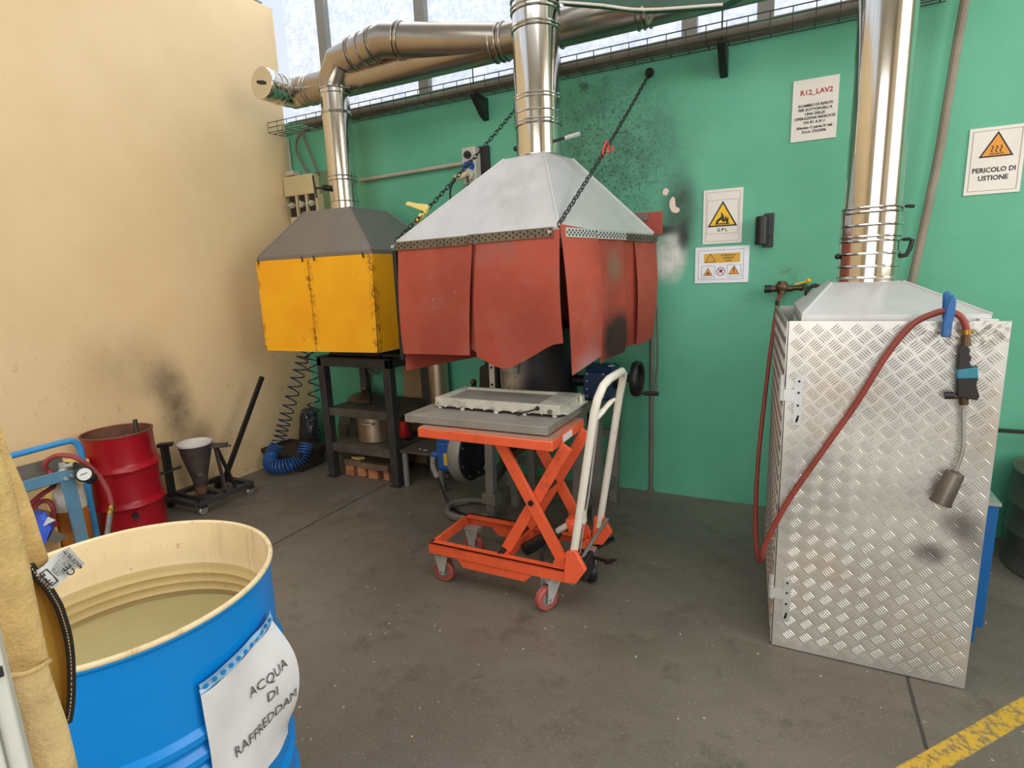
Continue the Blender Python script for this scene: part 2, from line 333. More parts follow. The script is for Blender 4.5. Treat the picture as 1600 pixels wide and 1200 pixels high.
# ------------------------------------------------------------------ mesh builder
class MB:
    def __init__(s): s.v = []; s.f = []
    def add(s, vs, fs):
        o = len(s.v); s.v += [V(p) for p in vs]; s.f += [tuple(i+o for i in f) for f in fs]; return s
    def box(s, x0, x1, y0, y1, z0, z1):
        return s.add([(x0,y0,z0),(x1,y0,z0),(x1,y1,z0),(x0,y1,z0),(x0,y0,z1),(x1,y0,z1),(x1,y1,z1),(x0,y1,z1)],
                     [(0,3,2,1),(4,5,6,7),(0,1,5,4),(1,2,6,5),(2,3,7,6),(3,0,4,7)])
    def bar(s, a, b, w, h, up=(0,0,1)):
        """rectangular bar from a to b, w across, h along up"""
        a, b = V(a), V(b); d = (b-a).normalized(); u = V(up)
        r = d.cross(u)
        if r.length < 1e-4: r = d.cross(V((1,0,0)))
        r.normalize(); u = r.cross(d).normalized()
        P = []
        for c in (a, b):
            for i, j in ((-1,-1),(1,-1),(1,1),(-1,1)): P.append(c+r*(w/2*i)+u*(h/2*j))
        return s.add(P, [(0,1,2,3),(7,6,5,4),(0,4,5,1),(1,5,6,2),(2,6,7,3),(3,7,4,0)])
    def prism(s, poly, vec):
        n = len(poly); vec = V(vec)
        return s.add([V(p) for p in poly]+[V(p)+vec for p in poly],
                     [tuple(range(n-1,-1,-1)), tuple(range(n,2*n))]+[(i,(i+1)%n,(i+1)%n+n,i+n) for i in range(n)])
    def hexa(s, bot, top):
        return s.add(list(bot)+list(top), [(0,3,2,1),(4,5,6,7),(0,1,5,4),(1,2,6,5),(2,3,7,6),(3,0,4,7)])
    def tube(s, pts, r, n=12, cap=True, closed=False):
        pts = [V(p) for p in pts]; m = len(pts); o = len(s.v)
        rs = r if isinstance(r, (list, tuple)) else [r]*m
        tan = []
        for i in range(m):
            a = pts[(i-1) % m] if closed or i else pts[0]; b = pts[(i+1) % m] if closed or i < m-1 else pts[-1]
            tan.append((b-a).normalized())
        u = V((0,0,1)) if abs(tan[0].z) < .9 else V((1,0,0))
        u = (u-tan[0]*u.dot(tan[0])).normalized()
        for i in range(m):
            u = (u-tan[i]*u.dot(tan[i])); u.normalize(); w = tan[i].cross(u)
            k = 1.
            if 0 < i < m-1:
                c = (pts[i]-pts[i-1]).normalized().dot((pts[i+1]-pts[i]).normalized())
                k = 1/max(.5, math.sqrt(max(.01, (1+c)/2)))
            for j in range(n):
                t = 2*PI*j/n; s.v.append(pts[i]+(u*math.cos(t)+w*math.sin(t))*rs[i])
        L = m if closed else m-1
        for i in range(L):
            for j in range(n):
                a = o+i*n+j; b = o+i*n+(j+1) % n; c = o+((i+1) % m)*n+(j+1) % n; d = o+((i+1) % m)*n+j
                s.f.append((a,b,c,d))
        if cap and not closed:
            s.f.append(tuple(o+j for j in range(n-1,-1,-1))); s.f.append(tuple(o+(m-1)*n+j for j in range(n)))
        return s
    def cyl(s, a, b, r0, r1=None, n=24):
        return s.tube([a, b], [r0, r0 if r1 is None else r1], n)
    def lathe(s, prof, c, n=40, ax=(0,0,1), closed=True):
        """profile of (radius, height) around axis ax through c; closed profile makes a solid"""
        ax = V(ax).normalized(); u = ax.orthogonal().normalized(); w = ax.cross(u); c = V(c); o = len(s.v); m = len(prof)
        for r, h in prof:
            for j in range(n):
                t = 2*PI*j/n; s.v.append(c+ax*h+(u*math.cos(t)+w*math.sin(t))*max(r, 1e-4))
        for i in range(m if closed else m-1):
            k = (i+1) % m
            for j in range(n):
                s.f.append((o+i*n+j, o+i*n+(j+1) % n, o+k*n+(j+1) % n, o+k*n+j))
        return s
    def ring(s, c, ax, R, r, n=40, k=8):
        return s.lathe([(R+r*math.cos(2*PI*i/k), r*math.sin(2*PI*i/k)) for i in range(k)], c, n, ax)
    def ball(s, c, r, n=16, sc=(1,1,1)):
        c = V(c); o = len(s.v); m = n//2
        for i in range(m+1):
            a = PI*i/m
            for j in range(n):
                t = 2*PI*j/n
                s.v.append(c+V((math.sin(a)*math.cos(t)*r*sc[0], math.sin(a)*math.sin(t)*r*sc[1], math.cos(a)*r*sc[2])))
        for i in range(m):
            for j in range(n): s.f.append((o+i*n+j, o+(i+1)*n+j, o+(i+1)*n+(j+1) % n, o+i*n+(j+1) % n))
        return s
    def sheet(s, rows, th):
        """solid sheet from a grid of points, th thick (towards the back of the winding)"""
        nr, nc = len(rows), len(rows[0]); o = len(s.v); P = [[V(p) for p in r] for r in rows]
        Q = []
        for i in range(nr):
            q = []
            for j in range(nc):
                a = P[min(i+1, nr-1)][j]-P[max(i-1, 0)][j]; b = P[i][min(j+1, nc-1)]-P[i][max(j-1, 0)]
                q.append(P[i][j]-a.cross(b).normalized()*th)
            Q.append(q)
        for g in (P, Q):
            for r in g: s.v += r
        K = nr*nc
        for i in range(nr-1):
            for j in range(nc-1):
                a = o+i*nc+j; b = a+1; c = a+nc+1; d = a+nc
                s.f.append((a,d,c,b)); s.f.append((a+K,b+K,c+K,d+K))
        for i in range(nr-1):
            for j, fl in ((0, 0), (nc-1, 1)):
                a = o+i*nc+j; d = a+nc
                s.f.append((a,d,d+K,a+K) if fl else (a,a+K,d+K,d))
        for j in range(nc-1):
            for i, fl in ((0, 1), (nr-1, 0)):
                a = o+i*nc+j; b = a+1
                s.f.append((a,b,b+K,a+K) if fl else (a,a+K,b+K,b))
        return s
ORG = {}
def obj(name, mb, m, parent=None, loc=None, bevel=0., smooth=.6, label=None):
    org = ORG[parent.name] if parent is not None else (V(loc) if loc is not None else base_of(mb))
    me = bpy.data.meshes.new(name)
    me.from_pydata([tuple(p-org) for p in mb.v], [], mb.f); me.validate()
    bm = bmesh.new(); bm.from_mesh(me); bmesh.ops.recalc_face_normals(bm, faces=bm.faces); bm.to_mesh(me); bm.free()
    if smooth:
        me.polygons.foreach_set('use_smooth', [True]*len(me.polygons)); me.set_sharp_from_angle(angle=smooth)
    me.materials.append(M[m] if isinstance(m, str) else m)
    o = bpy.data.objects.new(name, me); COL.objects.link(o)
    if parent is not None: o.parent = parent
    else: o.location = org
    ORG[o.name] = org
    if bevel:
        b = o.modifiers.new('bevel', 'BEVEL'); b.width = bevel; b.segments = 2; b.limit_method = 'ANGLE'; b.angle_limit = .7
    if label: o['label'] = label
    return o
def base_of(mb):
    n = len(mb.v); x = sum(p.x for p in mb.v)/n; y = sum(p.y for p in mb.v)/n
    return V((x, y, min(p.z for p in mb.v)))
def thing(name, label, cat, loc, group=None):
    o = bpy.data.objects.new(name, None); COL.objects.link(o); o.location = loc; o.empty_display_size = .1
    o['label'] = label; o['category'] = cat
    if group: o['group'] = group
    ORG[o.name] = V(loc); return o
def tag(o, label, cat, group=None):
    o['label'] = label; o['category'] = cat
    if group: o['group'] = group
    return o
def struct(name, mb, m, parent=None, bevel=0.):
    o = obj(name, mb, m, parent, bevel=bevel)
    if parent is None: o['kind'] = 'structure'
    return o
def text(s, size, align='CENTER', bold=0.):
    c = bpy.data.curves.new('t', 'FONT'); c.body = s; c.size = size; c.align_x = align; c.resolution_u = 2
    c.offset = bold
    o = bpy.data.objects.new('t', c); COL.objects.link(o)
    me = o.to_mesh(); vs = [v.co.copy() for v in me.vertices]; fs = [tuple(p.vertices) for p in me.polygons]
    o.to_mesh_clear(); bpy.data.objects.remove(o); bpy.data.curves.remove(c)
    return vs, fs
def put_text(mb, s, size, o, r, u, align='CENTER', bold=0., xs=1.):
    vs, fs = text(s, size, align, bold); o, r, u = V(o), V(r), V(u)
    return mb.add([o+r*(p.x*xs)+u*p.y for p in vs], fs)
def curve(pts, k=8):
    """Catmull-Rom through the points"""
    P = [V(p) for p in pts]; P = [P[0]*2-P[1]]+P+[P[-1]*2-P[-2]]; out = []
    for i in range(1, len(P)-2):
        a, b, c, d = P[i-1:i+3]
        for j in range(k):
            t = j/k
            out.append(.5*((2*b)+(c-a)*t+(2*a-5*b+4*c-d)*t*t+(3*b-a-3*c+d)*t**3))
    out.append(P[-2]); return out
def lerp(a, b, t): return V(a)*(1-t)+V(b)*t

# ------------------------------------------------------------------ the hall
struct('floor', MB().box(-3.9, 4.2, -5, 3.7, -.1, 0), 'floor')
struct('wall_left', MB().box(-3.9, -3.69, -5, 3.48, 0, 3.49), 'wallc')
struct('wall_back', MB().box(-3.9, 4.2, 3.48, 3.7, 0, 2.66), 'wallg')
struct('wall_back', MB().box(.62, 4.2, 3.48, 3.7, 2.66, 4.7), 'wallg')
struct('wall_right', MB().box(4.0, 4.2, -5, 3.48, 0, 4.7), 'wallh')
struct('wall_front', MB().box(-3.9, 4.2, -5.2, -5, 0, 4.7), 'wallh')
struct('ceiling', MB().box(-3.9, 4.2, -5, 3.7, 4.7, 4.8), 'ceil')
def window(name, a, b, z0, z1, axis, bars, th=.04):
    """glazing band from a to b along the axis plane, with upright mullions"""
    w = bpy.data.objects.new(name, None); COL.objects.link(w); w['kind'] = 'structure'
    def bx(u0, u1, zz0, zz1, d0, d1):
        return MB().box(u0, u1, axis[1]+d0, axis[1]+d1, zz0, zz1) if axis[0] == 'Y' else MB().box(axis[1]+d0, axis[1]+d1, u0, u1, zz0, zz1)
    ORG[w.name] = V(((a+b)/2, axis[1], z0)) if axis[0] == 'Y' else V((axis[1], (a+b)/2, z0)); w.location = ORG[w.name]
    e = [a]+[x for x in bars]+[b]
    for i in range(len(e)-1): obj('pane', bx(e[i]+.003, e[i+1]-.003, z0+.012, z1, .08, .09), 'pane', w)
    for x in bars: obj('mullion', bx(x-.05, x+.03, z0+.012, z1, .03, .12), 'mullion', w)
    obj('sill', bx(a, b, z0, z0+.012, .01, .16), 'mullion', w)
    return w
window('window_1', -3.66, .62, 2.665, 4.69, ('Y', 3.48), (-3.235, -2.36, -1.47, -.585, -.2))
window('window_2', -4.8, 3.4, 3.5, 4.69, ('X', -3.86), (-3.2, -1.6, 0, 1.6))
struct('trim_1', MB().box(.55, .69, 3.44, 3.6, 2.66, 4.7), 'mullion')

# ------------------------------------------------------------------ ducts
def duct(root, name, pts, r, m, n=40):
    return obj(name, MB().tube(pts, r, n), m, root)
def ringset(root, items, m, r=.0045):
    for c, ax, R in items:
        mb = MB().ring(c, ax, R, r)
        obj('clamp_ring', mb, m, root)
UPV = (0, 0, 1)
# yellow hood riser, swept branch, long main and capped end
RX, RY = -2.757, 3.05
t = thing('exhaust_duct', 'dull steel duct from the yellow hood along the windows to a capped left end', 'duct', (RX, RY, 1.89))
j0 = V((RX, RY, 2.80)); j1 = V((-2.28, 3.0, 2.835)); j2 = V((-1.58, 3.12, 2.722))
duct(t, 'riser_pipe', [(RX, RY, 1.885), (RX, RY, 2.66)], .092, 'inox')
duct(t, 'elbow', [(RX, RY, 2.655), (RX, RY, 2.70), (RX+.075, RY-.006, 2.805), j0+V((.16, -.016, .012)), j0+V((.22, -.022, .016))], .096, 'inoxd')
duct(t, 'branch_pipe', [j0+V((.2, -.02, .0146)), j1, j2], .096, 'inoxd')
A = V((-3.20, 3.12, 2.715)); B = V((.62, 3.12, 2.715))
duct(t, 'main_pipe', [A, (-1.95, 3.12, 2.715), (-1.70, 3.12, 2.715), B], .093, 'inoxd')
cd = V((0, -.24, .008)); cdn = cd.normalized()
duct(t, 'cleanout_tee', [A+V((.10, 0, 0)), A+V((.04, 0, 0)), A+cdn*.05, A+cdn*.22], .095, 'inox')
cap = obj('end_cap', MB().lathe([(0, .20), (.099, .20), (.101, .205), (.101, .25), (.097, .258), (0, .258)], A, 40, cdn), 'inox', t)
obj('cap_handle', MB().bar(A+cdn*.266+V((-.028, 0, .006)), A+cdn*.266+V((.028, 0, -.004)), .012, .018), 'black', cap)
ringset(t, [((RX, RY, 2.648), UPV, .095), ((RX, RY, 2.62), UPV, .093), ((RX, RY, 2.50), UPV, .094), ((RX, RY, 2.51), UPV, .094), ((RX, RY, 2.11), UPV, .094), ((RX, RY, 2.085), UPV, .095), ((RX, RY, 1.95), UPV, .094)], 'inox')
bd = (j1-j0).normalized(); b2 = (j2-j1).normalized()
ringset(t, [(j0+bd*k, bd, .098) for k in (.22, .235, .32, .40, .415)]+[(j1+b2*k, b2, .098) for k in (.09, .115)], 'inoxd', .005)
ringset(t, [((x, 3.12, 2.715), (1, 0, 0), .097) for x in (-1.60, -1.56, -1.53, -1.2, -.78, -.75, -.72)], 'inoxd', .005)
ringset(t, [(A+cdn*k, cdn, .097) for k in (.10, .115, .16, .20)]+[((A.x+x, 3.12, 2.715), (1, 0, 0), .094) for x in (.16, .19)], 'inox', .004)
dk = obj('damper_shaft', MB().tube([(RX-.05, RY-.075, 2.035), (RX-.06, RY-.12, 2.035)], .02).tube([(RX-.06, RY-.115, 2.035), (RX-.10, RY-.165, 2.03)], .007), 'black', t)
obj('damper_handle', MB().bar((RX-.10, RY-.165, 2.11), (RX-.085, RY-.165, 1.97), .010, .006, (0, 1, 0)), 'black', dk)

# red hood riser
DX, DY = -1.178, 2.73
t = thing('exhaust_duct', 'wide shiny steel duct rising from the middle red-curtained hood', 'duct', (DX, DY, 1.98))
duct(t, 'riser_pipe', [(DX, DY, 1.955), (DX, DY, 3.6)], .112, 'inox')
obj('collar', MB().tube([(DX, DY, 2.14), (DX, DY, 2.27)], .117, 48), 'inox', t)
ringset(t, [((DX, DY, z), UPV, .116) for z in (1.99, 2.135, 2.15, 2.19, 2.25, 2.265, 2.56, 2.575, 2.64, 2.66, 2.69)], 'inox', .005)
dk = obj('damper_shaft', MB().tube([(DX+.09, DY-.05, 2.045), (DX+.17, DY-.05, 2.055)], .007), 'black', t)
obj('damper_handle', MB().tube([(DX+.16, DY-.05, 2.053), (DX+.235, DY-.05, 2.062)], .010), 'zinc', dk)
obj('bolt_knob', MB().ball((DX-.118, DY-.02, 2.045), .014), 'black', t)
# cabinet riser
EX, EY = .238, 2.50
t = thing('exhaust_duct', 'shiny steel duct rising from the tread plate cabinet at right', 'duct', (EX, EY, 1.33))
duct(t, 'riser_pipe', [(EX, EY, 1.33), (EX, EY, 3.4)], .090, 'inox')
obj('collar', MB().tube([(EX, EY, 1.345), (EX, EY, 1.60)], .096, 48), 'inox', t)
ringset(t, [((EX, EY, z), UPV, .097) for z in (1.34, 1.36, 1.40, 1.445, 1.49, 1.505, 1.545, 1.59, 1.605)], 'inox', .005)
obj('ring_latch', MB().tube([(EX+.10, EY-.02, 1.605), (EX+.125, EY-.02, 1.602)], .006).tube([(EX+.10, EY-.02, 1.49), (EX+.12, EY-.03, 1.49)], .006), 'blackm', t)
dk = obj('damper_shaft', MB().tube([(EX+.09, EY, 1.43), (EX+.115, EY-.01, 1.435), (EX+.125, EY-.01, 1.46), (EX+.13, EY-.01, 1.49)], .008), 'black', t)
obj('damper_pin', MB().ball((EX-.10, EY-.02, 1.44), .011), 'black', t)

# ------------------------------------------------------------------ hoods
def frustum(b4, t4, lip):
    mb = MB(); n = 4
    b4 = [V(p) for p in b4]; t4 = [V(p) for p in t4]
    lo = [p-V((0, 0, lip)) for p in b4]
    return mb.add(lo+b4+t4, [(3,2,1,0)]+[(i,(i+1)%4,(i+1)%4+4,i+4) for i in range(4)]+[(i+4,(i+1)%4+4,(i+1)%4+8,i+8) for i in range(4)]+[(8,9,10,11)])
def seams(root, b4, t4, m, r=.006):
    for a, b in zip(b4, t4): obj('seam', MB().tube([a, b], r, 8), m, root)
# yellow hood
x0, x1, y0, y1 = -3.19, -2.225, 2.65, 3.44
t = thing('extraction_hood', 'grey pyramid extraction hood with yellow side panels over the dark table', 'extraction hood', ((x0+x1)/2, (y0+y1)/2, .98))
b4 = [V((x0,y0,1.60)), V((x1,y0,1.60)), V((x1,y1,1.60)), V((x0,y1,1.60))]
t4 = [V((RX-.20,RY-.17,1.89)), V((RX+.19,RY-.17,1.89)), V((RX+.19,RY+.2,1.89)), V((RX-.20,RY+.2,1.89))]
obj('hood_cone', frustum(b4, t4, .035), 'greysheet', t)
seams(t, b4, t4, 'greysheet', .005)
def panel(pts, th, m='yellow'):
    a, b, c, d = [V(p) for p in pts]
    return MB().sheet([[lerp(a, b, i/6) for i in range(7)], [lerp(lerp(a, d, .5), lerp(b, c, .5), i/6) for i in range(7)], [lerp(d, c, i/6) for i in range(7)]], th)
xm = -2.735
obj('side_panel', panel([(x0-.006,y0-.008,1.575), (xm,y0-.008,1.575), (xm,y0-.012,.985), (x0-.006,y0-.012,.985)], .004), 'yellow', t)
obj('side_panel', panel([(xm+.004,y0-.006,1.575), (x1+.004,y0-.006,1.575), (x1-.012,y0-.010,.992), (xm+.004,y0-.010,.986)], .004), 'yellow', t)
obj('side_panel', panel([(x1+.008,y0,1.575), (x1+.008,y1,1.575), (x1+.004,y1,.99), (x1-.006,y0,.99)], .004), 'yellow', t)
obj('side_panel', panel([(x0-.008,y1,1.575), (x0-.008,y0,1.575), (x0-.008,y0,.985), (x0-.008,y1,.985)], .004), 'yellow', t)
for x in (x0+.02, xm-.04, xm+.06, x1-.06): obj('hanger_clip', MB().bar((x, y0-.014, 1.585), (x+.012, y0-.02, 1.555), .008, .006), 'blackm', t)
# red hood
FR = V((-.89, 2.25, 1.565)); FL = V((-1.83, 2.38, 1.565)); BR = V((-.69, 3.1, 1.565)); BL = FL+(BR-FR)
nF = (FL-FR).cross(V((0,0,1))); nR = (BR-FR).cross(V((0,0,1)))
cH = V((-1.19, 2.735, 0)); e1 = (FR-FL).normalized(); e2 = (BR-FR).normalized()
t = thing('extraction_hood', 'pale galvanised pyramid hood hung with scorched red curtain flaps above the furnace', 'extraction hood', ((FL+BR)/2).to_tuple()[:2]+(.98,))
up = V((0, 0, .045))
b4 = [FL+up, FR+up, BR+up, BL+up]
t4 = [cH-e1*.105-e2*.125+V((0,0,1.985)), cH+e1*.125-e2*.125+V((0,0,1.985)), cH+e1*.125+e2*.115+V((0,0,1.985)), cH-e1*.105+e2*.115+V((0,0,1.985))]
cone = obj('hood_cone', frustum(b4, t4, .045), 'galv', t)
seams(t, b4, t4, 'galv', .006)
oF = nF.normalized(); oF = oF if oF.y < 0 else -oF
oR = nR.normalized(); oR = oR if oR.x > 0 else -oR
def strap(a, b, out, z0, z1, m, nh, th=.004):
    a = V((a.x, a.y, 0))+out*.022; b = V((b.x, b.y, 0))+out*.022
    s = obj('perforated_strap', MB().sheet([[lerp(a, b, i/8)+V((0,0,z1)) for i in range(9)], [lerp(a, b, i/8)+V((0,0,z0)) for i in range(9)]], th), m, t)
    h = MB()
    L = (b-a).length; d = (b-a).normalized()
    for i in range(nh):
        for z in ((.25, .75) if i % 2 else (.5,)):
            c = lerp(a, b, (i+.5)/nh)+V((0,0,z0+(z1-z0)*z))
            h.lathe([(0, .0004), (.0045, .0004), (.0045, .0022), (0, .0022)], c, 8, out)
    obj('punched_holes', h, 'black', s)
    return s
strap(FL, lerp(FL, FR, .5), oF, 1.566, 1.606, 'strap', 22)
strap(lerp(FL, FR, .505), FR-e1*.02, oF, 1.570, 1.610, 'strap', 24)
strap(FR+e2*.02, lerp(FR, BR, .3), oR, 1.568, 1.606, 'galv', 18)
strap(lerp(FR, BR, .31), lerp(FR, BR, .62), oR, 1.566, 1.602, 'galv', 18)
strap(lerp(FR, BR, .63), BR, oR, 1.562, 1.598, 'strap', 18)
def flap(tl, tr, bl, br, out, m, bow=0., lowbow=None, wav=.0, ph=0., name='curtain_flap', th=.004, nr=12, nc=10, curl=0.):
    rows = []
    for i in range(nr+1):
        v = i/nr; r = []
        for j in range(nc+1):
            u = j/nc
            top = lerp(tl, tr, u); bot = lerp(bl, br, u)
            if lowbow: bot = bot+V((0, 0, lowbow(u)))
            p = lerp(top, bot, v)
            p = p+out*(bow*math.sin(PI*v)*1.0+wav*math.sin(ph+5*u+3*v)*v+curl*v*v*(1-u))
            r.append(p)
        rows.append(r)
    return obj(name, MB().sheet(rows, th), m, t)
def onF(px, py, off=.0): return atpl(px, py, FR+oF*off, nF)
def onR(px, py, off=.0): return atpl(px, py, FR+oR*off, nR)
flap(onF(622, 389, .012), onF(738, 373, .012), onF(631, 553, .02), onF(735, 555, .02), oF, 'redflap', bow=.012, wav=.008)
flap(onF(738, 376, .0), onF(752, 374, .0), onF(736, 545, .0), onF(752, 556, .0), oF, 'redflap')
flap(onF(745, 374, .012), onF(874, 358, .012), onF(745, 556, .02), onF(881, 536, .02), oF, 'redflap', bow=.02, wav=.008, lowbow=lambda u: -.055*math.sin(PI*min(1, u*1.15))-.03*math.exp(-((u-.3)/.2)**2))
flap(onR(876, 350, .014), onR(934, 360, .016), onR(889, 586, .035), onR(940, 556, .045), oR, 'redsoot', bow=.014, curl=.02)
flap(onR(931, 361, .008), onR(973, 367, .008), onR(939, 568, .008), onR(974, 549, .026), oR, 'redsoot', bow=.012, wav=.010)
flap(onR(971, 366, .003), onR(994, 371, .003), onR(973, 545, .0), onR(996, 536, .002), oR, 'redsoot', bow=.0)
flap(onR(991, 370, .008), onR(1025, 376, .008), onR(997, 541, .030), onR(1021, 526, .02), oR, 'redflap', bow=.014, wav=.006, ph=2)
# left-hand flap, longer
flap(BL+V((0,0,.02)), FL+V((0,0,.02)), BL+V((.02,0,-.62)), FL+V((-.0,0,-.62)), -oR, 'redflap', bow=.01)
flap(BR+V((0,0,.02)), BL+V((0,0,.02)), BR+V((0,0,-.45)), BL+V((0,0,-.45)), -oF, 'redflap', bow=.01)
for p, q in ((FL, oF), (FR, oF)):
    obj('corner_angle', MB().bar(p+q*.004+V((-.012,0,.0)), p+q*.004+V((-.012,0,-.56 if p is FL else -.44)), .024, .02, (0,1,0)), 'blackm', t)
obj('bolt', MB().cyl(FL+oF*.01+V((.0,0,.02)), FL+oF*.036+V((.0,0,.02)), .009, n=8), 'zinc', t)
obj('bolt', MB().cyl(FR+oF*.01+V((-.03,0,.025)), FR+oF*.032+V((-.03,0,.025)), .007, n=8), 'zinc', t)
P1, P2 = at(985, 335, Y=3.40), at(1037, 366, Y=3.40)
bp = obj('back_plate', MB().box(P1.x-.12, P2.x, 3.36, 3.372, P2.z, P1.z), 'redflap', t, bevel=.002)
h = MB().box(P1.x-.06, P1.x+.115, 3.352, 3.36, P1.z-.045, P1.z-.01)
ps = obj('perforated_strap', h, 'strap', bp)
h = MB()
for i in range(6): h.cyl((P1.x-.05+.03*i, 3.353, P1.z-.028), (P1.x-.05+.03*i, 3.3505, P1.z-.028), .005, n=8)
obj('plate_bracket', MB().bar((P1.x-.08, 3.364, P1.z-.10), (BR.x-.1, BR.y+.0, 1.585), .02, .01), 'blackm', t)

# ------------------------------------------------------------------ chains
def chain(name, label, a, b, sag=.0, pitch=.030, r=.0027):
    a, b = V(a), V(b); n = int((b-a).length/pitch); mb = MB(); d = (b-a).normalized()
    s = d.cross(V((0,0,1))).normalized(); u = s.cross(d)
    for i in range(n):
        t_ = (i+.5)/n; c = lerp(a, b, t_)+V((0,0,-sag*4*t_*(1-t_)))
        w = s if i % 2 else u
        pts = []
        for k in range(12):
            an = 2*PI*k/12; pts.append(c+d*(math.cos(an)*pitch*.68)+w*(math.sin(an)*pitch*.34))
        mb.tube(pts, r, 6, closed=True)
    return mb
a1 = FL+V((-.0, -.01, .045)); b1 = V((-1.565, 3.47, 2.53))
t = thing('support_chain', 'left chain holding the red-curtained hood, passing the socket box', 'chain', a1)
obj('links', chain('', '', a1, b1, .02), 'blackm', t)
obj('wall_eye', MB().cyl(b1+V((0,-.012,0)), b1+V((0,.0,0)), .022).ring(b1+V((0,-.02,0)), (1,0,0), .016, .004, 16), 'blackm', t)
a2 = FR+V((.0, -.01, .05)); b2c = V((-.80, 3.468, 2.515))
t = thing('support_chain', 'right chain with a red hook running from hood corner up to the wall', 'chain', a2)
obj('links', chain('', '', a2, b2c, .015), 'blackm', t)
obj('wall_eye', MB().cyl(b2c+V((0,-.012,0)), b2c+V((0,.004,0)), .025).ring(b2c+V((0,-.02,0)), (1,0,0), .018, .005, 16), 'blackm', t)
hk = lerp(a2, b2c, .435)+V((.01, -.02, -.02))
obj('grab_hook', MB().tube(curve([hk+V((-.012,-.02,-.02)), hk+V((0,-.02,.02)), hk+V((.008,-.015,.034)), hk+V((.012,0,.014)), hk+V((.008,-.01,-.008)), hk+V((.032,-.01,-.003)), hk+V((.042,-.01,.008))], 6), .0065, 8).ring(hk+V((-.014,-.02,-.028)), (0,1,0), .009, .0035, 12), 'redmetal', t)
k = lerp(a1, b1, .17)
t = thing('clamp', 'small yellow plastic clamp clipped onto the left chain', 'clamp', k)
obj('jaw', MB().prism([k+V((-.10,-.012,.045)), k+V((-.085,-.012,.06)), k+V((-.03,-.012,.045)), k+V((.035,-.012,.035)), k+V((.04,-.012,.015)), k+V((.025,-.012,-.015)), k+V((.01,-.012,.004)), k+V((-.04,-.012,.022))], (0,.024,0)), 'yplastic', t, bevel=.003)
obj('jaw', MB().prism([k+V((-.035,-.012,-.035)), k+V((-.06,-.012,-.06)), k+V((-.045,-.012,-.062)), k+V((.01,-.012,-.025)), k+V((.015,-.012,-.008)), k+V((-.012,-.012,-.006))], (0,.024,0)), 'yplastic', t, bevel=.003)

# ------------------------------------------------------------------ cable tray
t = thing('cable_tray', 'wire basket cable tray running along the top of the green wall', 'cable tray', (-1.6, 3.36, 2.56))
w = MB(); X0, X1 = -3.675, .55
for y, z in ((3.30, 2.635), (3.30, 2.60), (3.30, 2.565), (3.35, 2.565), (3.40, 2.565), (3.44, 2.565), (3.44, 2.635)):
    w.bar((X0, y, z), (X1, y, z), .0045, .0045)
x = X0
while x < X1:
    w.tube([(x, 3.30, 2.637), (x, 3.30, 2.563), (x, 3.44, 2.563), (x, 3.44, 2.637)], .0025, 5); x += .1
obj('wire_basket', w, 'trayw', t)
for X in (-1.87, -.40):
    obj('bracket', MB().prism([(X-.02,3.478,2.555),(X-.02,3.30,2.555),(X-.02,3.30,2.54),(X-.02,3.42,2.44),(X-.02,3.478,2.42)], (.04,0,0)), 'black', t, bevel=.003)
    obj('hanger_rod', MB().cyl((X, 3.325, 2.56), (X, 3.325, 2.9), .004, n=8), 'blackm', t)
random.seed(8)
for i, (y, z, r) in enumerate(((3.33, 2.585, .016), (3.37, 2.588, .018), (3.41, 2.584, .014))):
    p = [(x_, y+random.uniform(-.008,.008), z+random.uniform(0,.006)) for x_ in [X0+.35+.32*k_ for k_ in range(13)]]
    tag(obj('power_cable', MB().tube(curve(p, 3), r, 8), 'cable'), ['front', 'middle', 'rear'][i]+' of three thick dark cables lying in the wire tray', 'cable', 'cables in the wire tray')

# dark green beam overhead, with a rope along its lower edge
Yb = 2.75
poly = [at(875, 2, Y=Yb), at(940, 7, Y=Yb), at(1008, 14, Y=Yb), at(1130, 6, Y=Yb), at(1185, -22, Y=Yb), at(850, -22, Y=Yb)]
t = thing('overhead_beam', 'dark green overhead sheet beam at top edge, above the main duct', 'beam', poly[2])
obj('beam_body', MB().prism(poly, (0, .06, 0)), 'darkgreen', t)
obj('edge_rope', MB().tube(curve([p+V((0,-.01,-.006)) for p in poly[:4]], 4), .006, 8), 'white', t)
obj('tie_rope', MB().tube(curve([at(1003, 12, Y=2.74), at(1010, 24, Y=2.85), at(1013, 36, Y=2.95), at(1024, 18, Y=2.9), at(1026, -8, Y=2.74)], 5), .007, 8), 'conduit', t)

# ------------------------------------------------------------------ electrical gear
t = thing('switch_box', 'beige box with three rotary switches in the corner beside the capped duct', 'switch box', (-3.52, 3.45, 1.93))
obj('backing_board', MB().box(-3.40, -3.20, 3.455, 3.478, 1.87, 2.27), 'olive', t)
obj('cover', MB().box(-3.675, -3.365, 3.385, 3.475, 2.10, 2.25), 'beigebox', t, bevel=.008)
obj('lower_base', MB().box(-3.655, -3.345, 3.40, 3.475, 1.89, 1.945), 'beigebox', t, bevel=.005)
for i in range(3):
    xx = -3.64+.105*i
    s = obj('switch_module', MB().box(xx, xx+.078, 3.40, 3.475, 1.945, 2.10), 'black', t, bevel=.003)
    obj('rotary_knob', MB().cyl((xx+.04, 3.40, 2.03), (xx+.04, 3.375, 2.03), .022, n=16).bar((xx+.04-(.03 if i != 1 else 0), 3.37, 2.03-(.0 if i != 1 else .025)), (xx+.04+(.02 if i != 1 else 0), 3.37, 2.035+(.0 if i != 1 else .02)), .012, .014), 'greybox', s)
    obj('divider', MB().box(xx+.080, xx+.098, 3.385, 3.475, 1.945, 2.10), 'beigebox', t)
